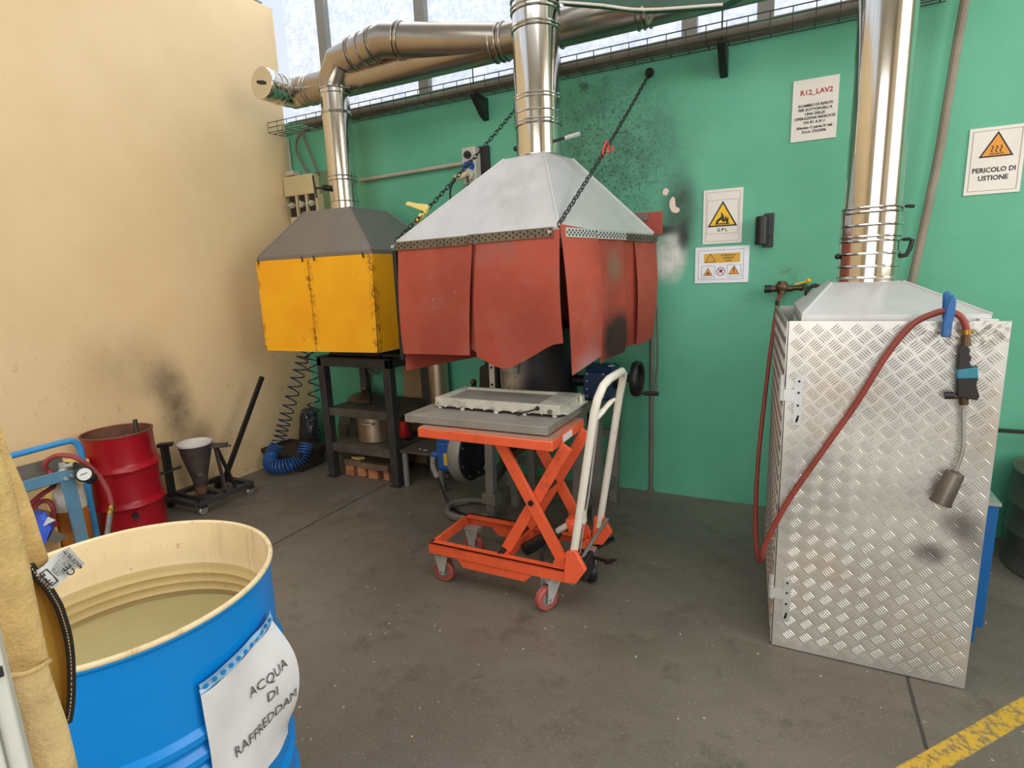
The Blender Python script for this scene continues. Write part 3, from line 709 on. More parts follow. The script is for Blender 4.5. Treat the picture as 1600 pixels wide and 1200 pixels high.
obj('isolator', MB().box(-3.66, -3.57, 3.40, 3.475, 2.26, 2.295), 'greybox', t, bevel=.004)
obj('conduit', MB().tube([(-3.645, 3.455, 2.29), (-3.645, 3.455, 2.55)], .009), 'conduit', t)
obj('cable', MB().tube(curve([(-3.44, 3.44, 2.25), (-3.50, 3.42, 2.36), (-3.535, 3.42, 2.46), (-3.49, 3.42, 2.54), (-3.38, 3.42, 2.575)], 6), .011), 'hosegrey', t)
obj('cable', MB().tube(curve([(-3.35, 3.44, 2.25), (-3.40, 3.43, 2.40), (-3.44, 3.42, 2.54), (-3.40, 3.42, 2.575)], 6), .009), 'hosegrey', t)
obj('stop_plate', MB().box(-3.64, -3.40, 3.43, 3.475, 1.845, 1.89), 'hosered', t)

t = thing('socket_box', 'grey switched socket on a dark board between the two hoods', 'socket', (-1.95, 3.46, 2.02))
obj('backing_board', MB().box(-2.0, -1.855, 3.455, 3.478, 2.00, 2.265), 'black', t)
bx_ = obj('housing', MB().box(-2.015, -1.915, 3.38, 3.456, 2.02, 2.255), 'greybox', t, bevel=.006)
obj('rotary_switch', MB().cyl((-1.965, 3.382, 2.205), (-1.965, 3.36, 2.205), .024, n=20).bar((-1.985,3.355,2.205), (-1.945,3.355,2.205), .01, .012), 'black', t)
obj('socket_lid', MB().cyl((-1.955, 3.385, 2.135), (-1.955, 3.34, 2.125), .034, n=20), 'motorblue', t)
obj('socket_ring', MB().cyl((-1.955, 3.385, 2.085), (-1.955, 3.345, 2.08), .036, n=20), 'greybox', t)
obj('plug', MB().cyl((-1.96, 3.35, 2.08), (-2.03, 3.30, 2.055), .018, n=12), 'beigebox', t)
obj('power_cord', MB().tube(curve([(-2.03, 3.30, 2.05), (-2.07, 3.30, 1.98), (-2.085, 3.33, 1.86), (-2.08, 3.36, 1.7)], 6), .006), 'rubber', t)
obj('hanging_chain', chain('', '', (-1.955, 3.335, 2.08), (-1.95, 3.34, 1.92), 0, .022, .0026), 'blackm', t)
t = obj('conduit_pipe', MB().tube([(-2.95, 3.455, 2.16), (-2.015, 3.455, 2.175)], .014, 12), 'conduit')
tag(t, 'thin grey conduit running level along the green wall to the socket box', 'conduit')

# wall lamp, valve, conduit, cord
t = thing('wall_lamp', 'black cylindrical wall lamp right of the warning signs', 'wall lamp', (-.165, 3.44, 1.53))
obj('mounting_plate', MB().box(-.17, -.12, 3.465, 3.479, 1.515, 1.695), 'black', t, bevel=.003)
obj('lamp_tube', MB().lathe([(.030, 0), (.033, .003), (.033, .145), (.030, .148), (0, .148), (0, .14), (.027, .14), (.027, 0)], (-.178, 3.43, 1.53), 28), 'black', t)
obj('arm', MB().box(-.16, -.135, 3.44, 3.47, 1.58, 1.63), 'black', t)
t = obj('wall_pipe', MB().cyl((-.772, 3.455, .0), (-.772, 3.455, 1.25), .014, n=12).box(-.79, -.755, 3.44, 3.478, 0, .02).tube(curve([(-.745,3.46,1.2),(-.735,3.455,.9),(-.745,3.455,.75),(-.735,3.44,.7),(-.75,3.43,.68)],6), .005), 'hosegrey')
tag(t, 'slim grey upright pipe on the green wall right of the furnace', 'pipe')
t = obj('hanging_hose', MB().tube(curve([(.66, 3.40, 3.0), (.613, 3.40, 2.54), (.585, 3.40, 2.1), (.573, 3.40, 1.9), (.54, 3.40, 1.55), (.505, 3.40, 1.2), (.49, 3.40, .95)], 6), [.019]*37, 10), 'cordgrey')
tag(t, 'grey-brown hose hanging down behind the tread plate cabinet', 'hose')

# ------------------------------------------------------------------ signs
def tri(cx, cz, s, h, y):
    return [(cx-s/2, y, cz), (cx+s/2, y, cz), (cx, y, cz+h)]
def sign(name, label, x0, z0, w, h, tilt=0.):
    return thing(name, label, 'sign', (x0+w/2, 3.478, z0))
YS = 3.474
def sheetbox(t, x0, z0, w, h, m='paper'):
    return obj('sheet', MB().box(x0, x0+w, YS, 3.479, z0, z0+h), m, t)
def frame(mb, x0, x1, z0, z1, y, w=.0012):
    for a, b, c, d in ((x0,x1,z0,z0+w),(x0,x1,z1-w,z1),(x0,x0+w,z0,z1),(x1-w,x1,z0,z1)): mb.box(a, b, y-.0006, y+.0006, c, d)
    return mb
def wtri(t, cx, cz, s, m, y=YS):
    h = s*.88
    b = obj('triangle_border', MB().prism(tri(cx, cz, s, h, y-.0008), (0,.001,0)), 'ink', t)
    obj('triangle_fill', MB().prism(tri(cx, cz+s*.05, s*.83, h*.83, y-.0018), (0,.001,0)), m, b)
    return b
R_, U_ = (1,0,0), (0,0,1)
x, z = -.060, 2.045
t = sign('paper_sign', 'white notice headed in red letters, highest sign on the green wall', x, z, .208, .297)
sheetbox(t, x, z, .208, .297)
obj('heading', put_text(MB(), 'R12_LAV2', .034, (x+.108, YS-.001, z+.222), R_, U_, bold=.0007), 'inkred', t)
b = MB()
for i, s in enumerate(('SCAMBIO DI RIFIUTI', 'PER SOTTOPORLI A', 'UNA DELLE', 'OPERAZIONI INDICATE', 'DA R1 A R11', 'Allegato C parte IV del', 'D.Lgs 152/2006')):
    put_text(b, s, .0175, (x+.106, YS-.001, z+.165-.0205*i-(.004 if i > 4 else 0)), R_, U_, bold=.0006)
obj('lettering', b, 'ink', t)
x, z = -.490, 1.549
t = sign('warning_sign', 'white sign with yellow flame triangle and letters below it', x, z, .208, .297)
sheetbox(t, x, z, .208, .297)
obj('border_line', frame(frame(MB(), x+.014, x+.194, z+.014, z+.283, YS-.0006), x+.022, x+.186, z+.055, z+.24, YS-.0006), 'signpk', t)
wtri(t, x+.104, z+.094, .158, 'signyel')
fl_ = [(-.036,0),(-.034,.018),(-.022,.03),(-.010,.036),(-.006,.05),(-.008,.066),(.004,.052),(.008,.036),(.010,.022),(.014,.032),(.016,.046),(.022,.034),(.022,.022),(.027,.03),(.031,.038),(.034,.022),(.032,.004),(.03,0),(.024,.0),(.02,.010),(.014,.016),(.008,.006),(-.002,.014),(-.004,.024),(-.012,.020),(-.022,.012),(-.026,.0)]
obj('flame_symbol', MB().prism([(x+.104+a*.95, YS-.0032, z+.110+c*.95) for a, c in fl_], (0,.001,0)).box(x+.066, x+.142, YS-.0032, YS-.0022, z+.106, z+.112), 'ink', t)
obj('lettering', put_text(MB(), 'G P L', .024, (x+.104, YS-.001, z+.068), R_, U_, bold=.0006), 'ink', t)
x, z = -.529, 1.329
t = sign('warning_sign', 'white landscape sheet with gold band and small hazard symbols under the flame sign', x, z, .29, .203)
sheetbox(t, x, z, .29, .203, 'papers')
obj('border_line', frame(frame(frame(MB(), x+.018, x+.262, z+.02, z+.186, YS-.0006), x+.036, x+.108, z+.03, z+.098, YS-.0006), x+.176, x+.25, z+.034, z+.102, YS-.0006), 'inkgrey', t)
gb = obj('gold_band', MB().box(x+.05, x+.244, YS-.0012, YS, z+.114, z+.166), 'signgold', t)
wtri(t, x+.085, z+.118, .056, 'signgold', YS-.001)
b = MB()
for i, s in enumerate(('ATTENZIONE', 'SUPERFICIE', 'CALDA')): put_text(b, s, .0125, (x+.18, YS-.002, z+.150-.0145*i), R_, U_, bold=.0002)
obj('lettering', b, 'ink', t)
q = wtri(t, x+.072, z+.042, .052, 'signor'); obj('hazard_mark', MB().prism([(x+.062, YS-.0032, z+.05), (x+.082, YS-.0032, z+.05), (x+.074, YS-.0032, z+.066), (x+.07, YS-.0032, z+.058)], (0,.001,0)), 'ink', t)
q = wtri(t, x+.213, z+.046, .058, 'signor'); obj('exclamation_mark', MB().box(x+.2105, x+.2155, YS-.0032, YS-.0022, z+.062, z+.082).box(x+.2105, x+.2155, YS-.0032, YS-.0022, z+.053, z+.058), 'ink', t)
obj('prohibition_ring', MB().ring((x+.142, YS-.001, z+.064), (0,1,0), .022, .0018, 28, 6).bar((x+.128, YS-.002, z+.079), (x+.156, YS-.002, z+.049), .001, .0025, (1,0,1)), 'inkred', t)
obj('hand_symbol', MB().prism([(x+.132, YS-.0022, z+.056), (x+.138, YS-.0022, z+.072), (x+.146, YS-.0022, z+.076), (x+.154, YS-.0022, z+.070), (x+.148, YS-.0022, z+.064), (x+.15, YS-.0022, z+.056), (x+.142, YS-.0022, z+.06)], (0,.001,0)), 'ink', t)
x, z = .697, 1.706
t = sign('warning_sign', 'white sign with orange hot-surface triangle at the right end of the green wall', x, z, .208, .297)
sheetbox(t, x, z, .208, .297)
obj('border_line', frame(MB(), x+.014, x+.194, z+.015, z+.283, YS-.0006, .0015), 'signpk', t)
wtri(t, x+.106, z+.164, .128, 'signor')
b = MB()
for i in (-1, 0, 1): b.tube(curve([(x+.106+.016*i+.003, YS-.003, z+.184), (x+.106+.016*i-.003, YS-.003, z+.192), (x+.106+.016*i+.003, YS-.003, z+.204), (x+.106+.016*i-.001, YS-.003, z+.214)], 5), .0015, 6)
b.box(x+.08, x+.132, YS-.0035, YS-.002, z+.176, z+.179)
obj('heat_symbol', b, 'ink', t)
for s, zz in (('PERICOLO DI', .098), ('USTIONE', .062)): obj('lettering', put_text(MB(), s, .030, (x+.104, YS-.001, z+zz), R_, U_, bold=.0008, xs=.9), 'ink', t)

# ------------------------------------------------------------------ furnace on its stand
FX, FY = -1.33, 2.98
t = thing('tilting_furnace', 'black cylindrical tilting furnace with blue gearbox on a grey leg stand', 'furnace', (FX, FY, 0))
R0 = .228
obj('furnace_body', MB().lathe([(0, .58), (R0-.02, .58), (R0, .60), (R0, 1.12), (R0-.02, 1.14), (.14, 1.14), (.13, 1.12), (.13, .72), (0, .72)], (FX, FY, 0), 56, closed=False), 'furn', t)
sd = V((-.36, -.93, 0)).normalized(); sx = V((.93, -.36, 0))
sp = V((FX, FY, .90))+sd*R0
obj('spout', MB().hexa([sp-sx*.03+sd*.0+V((0,0,-.02)), sp+sx*.07+V((0,0,-.02)), sp+sx*.06+sd*.035+V((0,0,-.01)), sp-sx*.02+sd*.035+V((0,0,-.01))],
    [sp-sx*.04+V((0,0,.10)), sp+sx*.08+V((0,0,.10)), sp+sx*.08+sd*.05+V((0,0,.10)), sp-sx*.04+sd*.05+V((0,0,.10))]), 'residue', t, bevel=.004)
obj('post_bracket', MB().box(-1.665, -1.575, 2.93, 2.99, .70, .95).prism([(-1.73,2.96,.70),(-1.665,2.96,.70),(-1.665,2.96,.90),(-1.72,2.96,.87)], (0,.03,0)), 'black', t, bevel=.004)
g = obj('bracket_strip', MB().box(-1.628, -1.592, 2.915, 2.93, .70, .905), 'white', t, bevel=.002)
obj('strip_bolts', MB().cyl((-1.61, 2.915, .88), (-1.61, 2.909, .88), .007, n=10).cyl((-1.61, 2.915, .775), (-1.61, 2.909, .775), .007, n=10), 'blackm', g)
obj('trunnion_shaft', MB().cyl((FX-.32, FY, .815), (-.99, FY, .815), .032), 'black', t)
obj('pipe_elbow', MB().tube(curve([(-1.74, 2.97, .70), (-1.77, 2.97, .73), (-1.765, 2.96, .77)], 4), .016).ball((-1.765, 2.955, .775), .02), 'bronze', t)
gx0, gx1, gz0, gz1 = -1.015, -.83, .72, .915
poly = [(gx0,2.89,gz0+.02),(gx0,2.89,gz1-.05),(gx0,2.92,gz1-.01),(gx0,3.03,gz1),(gx0,3.08,gz1-.04),(gx0,3.08,gz0+.03),(gx0,3.05,gz0),(gx0,2.92,gz0)]
gb = obj('gearbox', MB().prism(poly, (gx1-gx0-.03,0,0)), 'gearblue', t, bevel=.006)
pf = [(gx0+.012,2.884,gz0+.012),(gx0-.004,2.884,gz0+.05),(gx0-.004,2.884,gz1-.06),(gx0+.012,2.884,gz1-.035),(gx0+.12,2.884,gz1-.035),(gx0+.135,2.884,gz1-.06),(gx0+.135,2.884,gz0+.05),(gx0+.12,2.884,gz0+.012)]
obj('cover_plate', MB().prism(pf, (0,.02,0)), 'gearblue', gb, bevel=.002)
b = MB()
for dx in (.018, .11):
    for dz in (.03, .07, .115, .155): b.cyl((gx0+dx, 2.885, gz0+dz), (gx0+dx, 2.877, gz0+dz), .0055, n=8)
obj('cover_bolts', b, 'zinc', gb)
obj('data_plate', MB().box(gx0+.125, gx0+.15, 2.93, 2.97, gz1-.006, gz1+.001), 'zinc', gb)
obj('flange', MB().cyl((gx1-.03, FY, .83), (gx1+.01, FY, .83), .05, n=24), 'black', t)
wh = obj('handwheel', MB().cyl((gx1, FY, .84), (-.745, FY, .84), .02).lathe([(.085,-.018),(.092,-.02),(.097,-.012),(.097,.012),(.092,.02),(.085,.018),(.078,.012),(.078,-.012)], (-.745, FY, .84), 40, (1,0,0)).lathe([(0,-.004),(.082,-.004),(.082,.004),(0,.004)], (-.752, FY, .84), 36, (1,0,0)), 'black', t)
obj('crank_handle', MB().cyl((-.745, FY-.02, .765), (-.70, FY-.02, .765), .008, n=10).cyl((-.70, FY-.02, .765), (-.625, FY-.02, .768), .012, n=12), 'black', wh)
# stand
legs = [(-1.56, 2.745), (-1.02, 2.755), (-1.69, 3.26), (-.96, 3.25)]
for (x, y), wd in zip(legs, (.05, .055, .05, .05)):
    tx = x+(.02 if x < -1.3 else .03)
    obj('leg', MB().bar((x, y, 0), (tx, y, .72), wd, .05, (0, 1, 0)), 'greyleg', t)
for (x, y) in legs[:2]:
    obj('leg_sleeve', MB().box(x-.045, x+.045, y-.035, y+.04, .09, .155), 'greyleg', t, bevel=.003)
obj('gearbox_post', MB().box(-.985, -.93, 2.90, 2.95, .0, .72), 'greyleg', t)
obj('stand_rail', MB().bar((-1.56, 2.755, .70), (-1.02, 2.755, .70), .05, .05), 'greyleg', t)
obj('stand_rail', MB().bar((-1.55, 2.76, .70), (-1.68, 3.25, .70), .05, .05), 'greyleg', t)
obj('stand_rail', MB().bar((-1.0, 2.76, .70), (-.95, 3.25, .70), .05, .05), 'greyleg', t)
obj('stand_rail', MB().bar((-1.69, 3.26, .19), (-.96, 3.25, .19), .05, .05), 'greyleg', t)
obj('stand_rail', MB().bar((-1.69, 3.26, .44), (-.96, 3.25, .44), .04, .04), 'greyleg', t)
obj('stand_rail', MB().bar((-1.56, 2.76, .22), (-1.69, 3.25, .20), .05, .05), 'dkframe', t)
obj('stand_rail', MB().bar((-1.02, 2.76, .13), (-.96, 3.25, .15), .05, .05), 'greyleg', t)
for x, y in ((-1.50, 2.95), (-1.42, 3.05)): obj('leg', MB().bar((x, y, 0), (x-.01, y, .60), .045, .04, (0,1,0)), 'greyleg', t)
obj('cradle_plate', MB().box(-1.58, -1.0, 2.80, 3.18, .562, .58), 'dkframe', t)

# blower
t = thing('blower', 'blue motor with a round grey fan casing under the left side of the lift table', 'blower', (-1.88, 2.93, .19))
obj('motor', MB().box(-2.0, -1.87, 2.85, 2.95, .20, .43).cyl((-2.0, 2.91, .32), (-1.84, 2.92, .32), .085), 'motorblue', t, bevel=.012)
tb = obj('terminal_box', MB().box(-1.985, -1.875, 2.825, 2.85, .225, .40), 'motorblue', t, bevel=.006)
obj('rating_sticker', MB().box(-1.935, -1.902, 2.822, 2.826, .255, .335), 'signgold', tb)
obj('cable_gland', MB().cyl((-1.985, 2.84, .315), (-2.025, 2.83, .315), .02, n=14), 'motorblue', tb)
fan = obj('fan_casing', MB().lathe([(0,0),(.18,0),(.185,.008),(.185,.075),(.18,.083),(0,.083)], (-1.855, 2.92, .325), 56, (1,0,0)), 'fan', t)
obj('face_plate', MB().lathe([(.055,.0),(.172,.0),(.172,.006),(.055,.006)], (-1.772, 2.92, .325), 48, (1,0,0)), 'darkfan', fan)
obj('air_inlet', MB().lathe([(0,.0),(.056,.0),(.056,.004),(0,.004)], (-1.772, 2.92, .325), 32, (1,0,0)), 'rubber', fan)
b = MB()
for k_ in range(8): a = k_*PI/4+.3; b.cyl((-1.766, 2.92+.15*math.cos(a), .325+.15*math.sin(a)), (-1.760, 2.92+.15*math.cos(a), .325+.15*math.sin(a)), .006, n=8)
obj('face_screws', b, 'fan', fan)
obj('air_outlet', MB().box(-1.85, -1.775, 2.96, 3.10, .42, .50), 'fan', t)
obj('mounting_foot', MB().bar((-1.82, 2.92, .15), (-1.66, 3.1, .2), .04, .02), 'blackm', t)
obj('cable_wrap', MB().tube(curve([(-2.015, 2.83, .305), (-2.02, 2.825, .24), (-1.99, 2.82, .17)], 5), .017, 10), 'greytape', t)
obj('power_cable', MB().tube(curve([(-1.99, 2.82, .175), (-1.93, 2.79, .08), (-1.86, 2.76, .02), (-1.75, 2.70, .012), (-1.62, 2.66, .012)], 6), .009, 8), 'rubber', t)
cc = (-1.70, 2.74)
pts = [(cc[0]+(.155+.004*math.sin(3*a_))*math.cos(a_), cc[1]+(.135)*math.sin(a_), .018+.02*(i/50)) for i, a_ in enumerate([2*PI*1.6*q/50+2.2 for q in range(51)])]
tag(obj('coiled_hose', MB().tube(pts, .016, 8), 'hosegrey'), 'grey hose coiled on the floor behind the orange lift table', 'hose')

# ------------------------------------------------------------------ lift table
t = thing('lift_table', 'orange scissor lift table on castors with a white push handle', 'lift table', (-1.15, 2.17, 0))
px0, px1, py0, py1 = -1.485, -.832, 1.975, 2.355
obj('platform', MB().box(px0, px1, py0, py1, .722, .764), 'orange', t, bevel=.004)
obj('platform_sheet', MB().box(px0+.004, px1-.004, py0+.004, py1-.004, .764, .768), 'orangetop', t)
obj('warning_label', MB().box(px1, px1+.001, 2.09, 2.20, .728, .758), 'papers', t)
# frame rails
b0 = MB(); zA, zB = .155, .205
obj('frame_rail', MB().box(-1.478, -.80, 1.985, 2.0, zA, zB).box(-1.478, -.80, 1.985, 2.03, zB-.006, zB), 'orange', t, bevel=.002)
obj('frame_rail', MB().box(-1.478, -.80, 2.335, 2.35, zA, zB).box(-1.478, -.80, 2.305, 2.35, zB-.006, zB), 'orange', t, bevel=.002)
obj('frame_rail', MB().box(-1.478, -1.463, 2.0, 2.335, zA, zB), 'orange', t, bevel=.002)
obj('frame_rail', MB().box(-.815, -.80, 2.0, 2.335, zA-.01, zB), 'orange', t, bevel=.002)
for y in (1.99, 2.335):
    obj('side_skirt', MB().prism([(-1.33, y, zA), (-1.295, y, .115), (-.985, y, .115), (-.945, y, zA)], (0, .01, 0)), 'orange', t)
def arm(a, b_, y, w=.05, th=.018):
    return obj('scissor_arm', MB().bar((a[0], y, a[1]), (b_[0], y, b_[1]), th, w, (0, 0, 1)), 'orange', t, bevel=.002)
arm((-1.10, .725), (-.815, .215), 2.03); arm((-1.10, .215), (-.80, .725), 2.055)
arm((-1.10, .725), (-.815, .215), 2.32); arm((-1.10, .215), (-.80, .725), 2.295)
obj('pivot_pin', MB().cyl((-.956, 2.015, .47), (-.956, 2.335, .47), .012), 'blackm', t)
obj('cross_bar', MB().bar((-1.085, 2.04, .65), (-1.085, 2.32, .65), .05, .03), 'blackm', t)
obj('cross_bar', MB().bar((-1.10, 2.0, .19), (-1.10, 2.34, .19), .03, .04), 'orange', t)
obj('roller', MB().cyl((-1.11, 2.015, .21), (-1.11, 2.325, .21), .014), 'blackm', t)
for y in (2.005, 2.315): obj('pivot_lug', MB().prism([(-.86, y, zB), (-.80, y, zB), (-.805, y, .25), (-.845, y, .25)], (0, .02, 0)), 'orange', t)
hc = obj('hydraulic_cylinder', MB().cyl((-1.06, 2.17, .165), (-.90, 2.17, .285), .030).cyl((-.93, 2.17, .262), (-.905, 2.17, .281), .034), 'black', t)
obj('piston_rod', MB().cyl((-.90, 2.17, .285), (-.83, 2.17, .338), .014), 'white', hc)
obj('rod_clevis', MB().prism([(-.85, 2.14, .36), (-.80, 2.14, .37), (-.79, 2.14, .31), (-.835, 2.14, .30)], (0, .06, 0)).cyl((-.82, 2.13, .338), (-.82, 2.21, .338), .016), 'orange', t, bevel=.003)
obj('hydraulic_hose', MB().tube(curve([(-.93, 2.13, .25), (-.95, 2.1, .18), (-.90, 2.08, .13), (-.85, 2.1, .15)], 6), .007), 'rubber', t)
def caster(x, y, heading, swivel, m='redpoly', name='caster'):
    d = V((math.cos(heading), math.sin(heading), 0)); s = V((-d.y, d.x, 0)); r = .054
    c = V((x, y, r))-d*(.03 if swivel else 0)
    k = obj(name, MB().box(x-.04, x+.04, y-.03, y+.03, zA-.012, zA-.002).lathe([(0, 0), (.03, 0), (.032, .02), (0, .02)], (x, y, zA-.034), 20), 'zinc', t)
    for sg in (-1, 1):
        o = s*(sg*.024)
        P = [V((x, y, zA-.02))-d*.036+o, V((x, y, zA-.02))+d*.036+o, c+d*.012+o+V((0,0,-.014)), c-d*.012+o+V((0,0,-.014))]
        obj('fork_plate', MB().prism(P, s*(.003*sg)), 'zinc', k)
    w = obj('wheel', MB().lathe([(.030,-.016),(.048,-.017),(.054,-.011),(.054,.011),(.048,.017),(.030,.016)], c, 36, s), m, k)
    obj('hub', MB().lathe([(0,-.014),(.031,-.014),(.031,.014),(0,.014)], c, 24, s).cyl(c-s*.03, c+s*.03, .007), 'fan' if m != 'black' else 'black', k)
    return k
caster(-1.43, 2.035, 0.0, False); caster(-1.43, 2.315, 0.0, False)
caster(-.875, 2.03, 1.05, True); caster(-.81, 2.31, 2.3, True, 'black')
obj('brake_pedal', MB().bar((-.80, 2.34, .13), (-.70, 2.38, .19), .03, .012).bar((-.80, 2.30, .12), (-.69, 2.24, .145), .014, .010).bar((-.69, 2.24, .145), (-.66, 2.23, .155), .05, .006), 'blackm', t)
for y in (1.985, 2.35):
    obj('handle_bracket', MB().prism([(-.80, y-.012, .16), (-.745, y-.012, .165), (-.70, y-.012, .235), (-.745, y-.012, .315), (-.785, y-.012, .30)], (0, .024, 0)), 'orange', t, bevel=.004)
hl = [(-.768, 2.0, .255), (-.755, 2.0, .315), (-.665, 2.0, .89), (-.652, 2.005, .945), (-.640, 2.04, .99), (-.635, 2.10, 1.005)]
hr = [(-.635, 2.28, 1.005), (-.640, 2.325, .985), (-.652, 2.345, .94), (-.665, 2.35, .88), (-.757, 2.35, .29), (-.765, 2.35, .25)]
h = obj('push_handle', MB().tube(hl+hr, .0165, 16), 'white', t)
obj('release_lever', MB().tube(curve([(-.668, 2.02, .86), (-.648, 2.05, .885), (-.632, 2.10, .91), (-.625, 2.135, .915)], 5), [.012]*6+[.010]*6+[.008]*4, 8), 'white', h)
obj('release_cable', MB().tube([(-.66, 2.03, .85), (-.70, 2.03, .55), (-.735, 2.04, .36), (-.755, 2.06, .26)], .004, 6), 'zinc', h)
obj('cable_bracket', MB().box(-.742, -.715, 2.01, 2.04, .42, .47), 'white', h)
obj('foot_bar', MB().tube([(-.755, 2.02, .22), (-.735, 2.18, .27), (-.72, 2.34, .30)], .008), 'greyleg', t)
obj('pump_block', MB().box(-.795, -.72, 2.03, 2.14, .15, .24), 'blackm', t, bevel=.005)

# slab and mould on it
t = obj('stone_slab', MB().box(-1.585, -.868, 2.018, 2.43, .773, .810), 'slab', bevel=.003)
tag(t, 'thick grey slab lying on the orange lift table platform', 'slab')
t = thing('casting_tray', 'pale metal casting tray with splashed rim lying on the grey slab', 'tray', (-1.2, 2.32, .811))
mx0, mx1, my0, my1, mz0, mz1 = -1.51, -.872, 2.165, 2.445, .823, .863
b = MB().box(mx0, mx1, my0, my1, mz0, mz1-.014)
for a in ((mx0, mx1, my0, my0+.022), (mx0, mx1, my1-.022, my1), (mx0, mx0+.03, my0+.022, my1-.022), (mx1-.11, mx1, my0+.022, my1-.022)):
    b.box(*a, mz1-.014, mz1)
obj('tray_body', b, 'mold', t, bevel=.002)
obj('tray_bed', MB().box(mx0+.031, mx1-.111, my0+.023, my1-.023, mz1-.0139, mz1-.0125), 'slab', t)
random.seed(3)
rows = []
for i in range(5):
    rows.append([(mx0+.02+(mx1-mx0-.1)*j/26, my0-.002-.005*abs(math.sin(j*1.3+i*.7)), mz1-.002-(.042*(.55+.45*math.sin(j*.9)**2))*i/4) for j in range(27)])
obj('metal_splash', MB().sheet(rows, .003), 'mold', t)
for x, y in ((mx0+.02, my0+.012), (mx0+.15, my0), (mx0+.33, my0-.004), (mx0+.47, my0), (mx1-.03, my0+.012), (mx0+.03, my1-.03), (mx1-.03, my1-.03)):
    obj('foot', MB().lathe([(0, .811), (.011, .811), (.011, mz0), (0, mz0)], (x, y, 0), 12), 'mold', t)
obj('latch_rod', MB().tube([(mx1-.19, my0-.018, .822), (mx1-.14, my0-.012, .834), (mx1-.10, my0-.012, .848)], .0035, 6).ball((mx1-.19, my0-.018, .822), .009).ball((mx1-.10, my0-.012, .850), .010), 'blackm', t)
obj('end_bolt', MB().cyl((mx1-.045, my0, .838), (mx1-.045, my0-.014, .838), .010, n=10), 'strap', t)
obj('end_slot', MB().box(mx0+.012, mx0+.045, my0-.001, my0+.004, .834, .843), 'rubber', t)
obj('side_ledge', MB().box(mx1, mx1+.03, my0+.02, my1, .823, .829).box(mx1+.005, mx1+.02, my1-.05, my1-.02, .829, .861), 'mold', t)

# ------------------------------------------------------------------ dark work table under the yellow hood
t = thing('work_table', 'dark steel table with two shelves standing under the yellow hood', 'table', (-2.71, 3.2, 0))
tx0, tx1, ty0, ty1 = -3.05, -2.40, 2.935, 3.42
def sq(x, y, z0, z1, w=.06): return MB().box(x-w/2, x+w/2, y-w/2, y+w/2, z0, z1)
for x, y in ((tx0+.03, ty0+.03), (tx1-.03, ty0+.03), (tx0+.03, ty1-.03), (tx1-.03, ty1-.03)):
    l = obj('leg', sq(x, y, .004, .84), 'dkframe', t, bevel=.003)
    obj('foot_plate', MB().box(x-.045, x+.045, y-.045, y+.045, 0, .005), 'dkframe', l)
obj('table_frame', MB().box(tx0, tx1, ty0, ty0+.04, .835, .895).box(tx0, tx1, ty1-.04, ty1, .835, .895).box(tx0, tx0+.04, ty0, ty1, .835, .895).box(tx1-.04, tx1, ty0, ty1, .835, .895), 'dkframe', t, bevel=.003)
obj('table_top', MB().box(tx0-.005, tx1+.005, ty0-.005, ty1, .895, .903), 'black', t)
for z in (.53, .26):
    obj('shelf', MB().box(tx0+.055, tx1-.055, ty0+.02, ty1-.01, z-.012, z).box(tx0+.06, tx1-.06, ty0+.008, ty0+.02, z-.06, z).box(tx1-.055, tx1-.04, ty0+.06, ty1-.06, z-.06, z), 'dkshelf', t, bevel=.002)
t = thing('hot_plate', 'flat black burner plate on top of the dark table under the yellow hood', 'burner', (-2.62, 3.2, .903))
obj('plate', MB().box(-2.99, -2.24, 3.0, 3.42, .903, .930), 'black', t, bevel=.004)
obj('edge_guard', MB().box(-2.55, -2.52, 2.99, 3.0, .905, .945), 'blackm', t)
# pan lid
c = at(571, 621, Z=.535)
t = thing('pan_lid', 'domed brown metal pan lid with dark handle on the upper shelf', 'lid', (c.x, c.y, .53))
obj('lid_dome', MB().lathe([(0, .055), (.03, .053), (.09, .035), (.125, .012), (.135, .004), (.135, 0), (.12, 0), (.085, .026), (.03, .044), (0, .046)], (c.x, c.y, .53), 44, closed=False), 'lid', t)
obj('lid_knob', MB().lathe([(0, .053), (.014, .053), (.010, .065), (.02, .075), (.016, .088), (0, .09)], (c.x, c.y, .53), 20, closed=False), 'lid', t)
obj('handle', MB().tube(curve([(c.x+.0, c.y-.02, .59), (c.x+.07, c.y-.05, .60), (c.x+.15, c.y-.11, .575), (c.x+.19, c.y-.17, .545)], 6), [.010]*19, 8), 'blackm', t)
tag(obj('flat_bar', MB().bar((-2.80, 3.02, .536), (-2.62, 3.12, .536), .03, .008), 'blackm'), 'short dark flat bar lying beside the pan lid on the upper shelf', 'bar')
# stockpot
c = V((-2.735, 3.135, .26))
t = thing('stock_pot', 'dented brown-stained steel stockpot on the lower shelf', 'pot', c)
obj('pot_body', MB().lathe([(0, 0), (.118, 0), (.128, .012), (.128, .200), (.133, .206), (.131, .211), (.124, .206), (.122, .02), (0, .014)], c, 48, closed=False), 'potsteel', t)
for s in (-1, 1):
    d = V((.35*s, -.94*s, 0)) if s > 0 else V((-.35, .94, 0)); n = V((-d.y, d.x, 0)); e = c+d*.127+V((0,0,.155))
    obj('handle', MB().tube(curve([e-n*.04, e-n*.035+d*.03, e+n*.035+d*.03, e+n*.04], 5), .006), 'potsteel', t)
c = V((-2.535, 3.22, .26))
t = thing('spray_can', 'small red canister with black handle right of the stockpot', 'canister', c)
obj('can_body', MB().lathe([(0, 0), (.042, 0), (.046, .006), (.046, .125), (.036, .145), (0, .15)], c, 28, closed=False), 'redcan', t)
obj('base_band', MB().lathe([(.0, -.0), (.0475, 0), (.0475, .02), (0, .02)], c, 28), 'black', t)
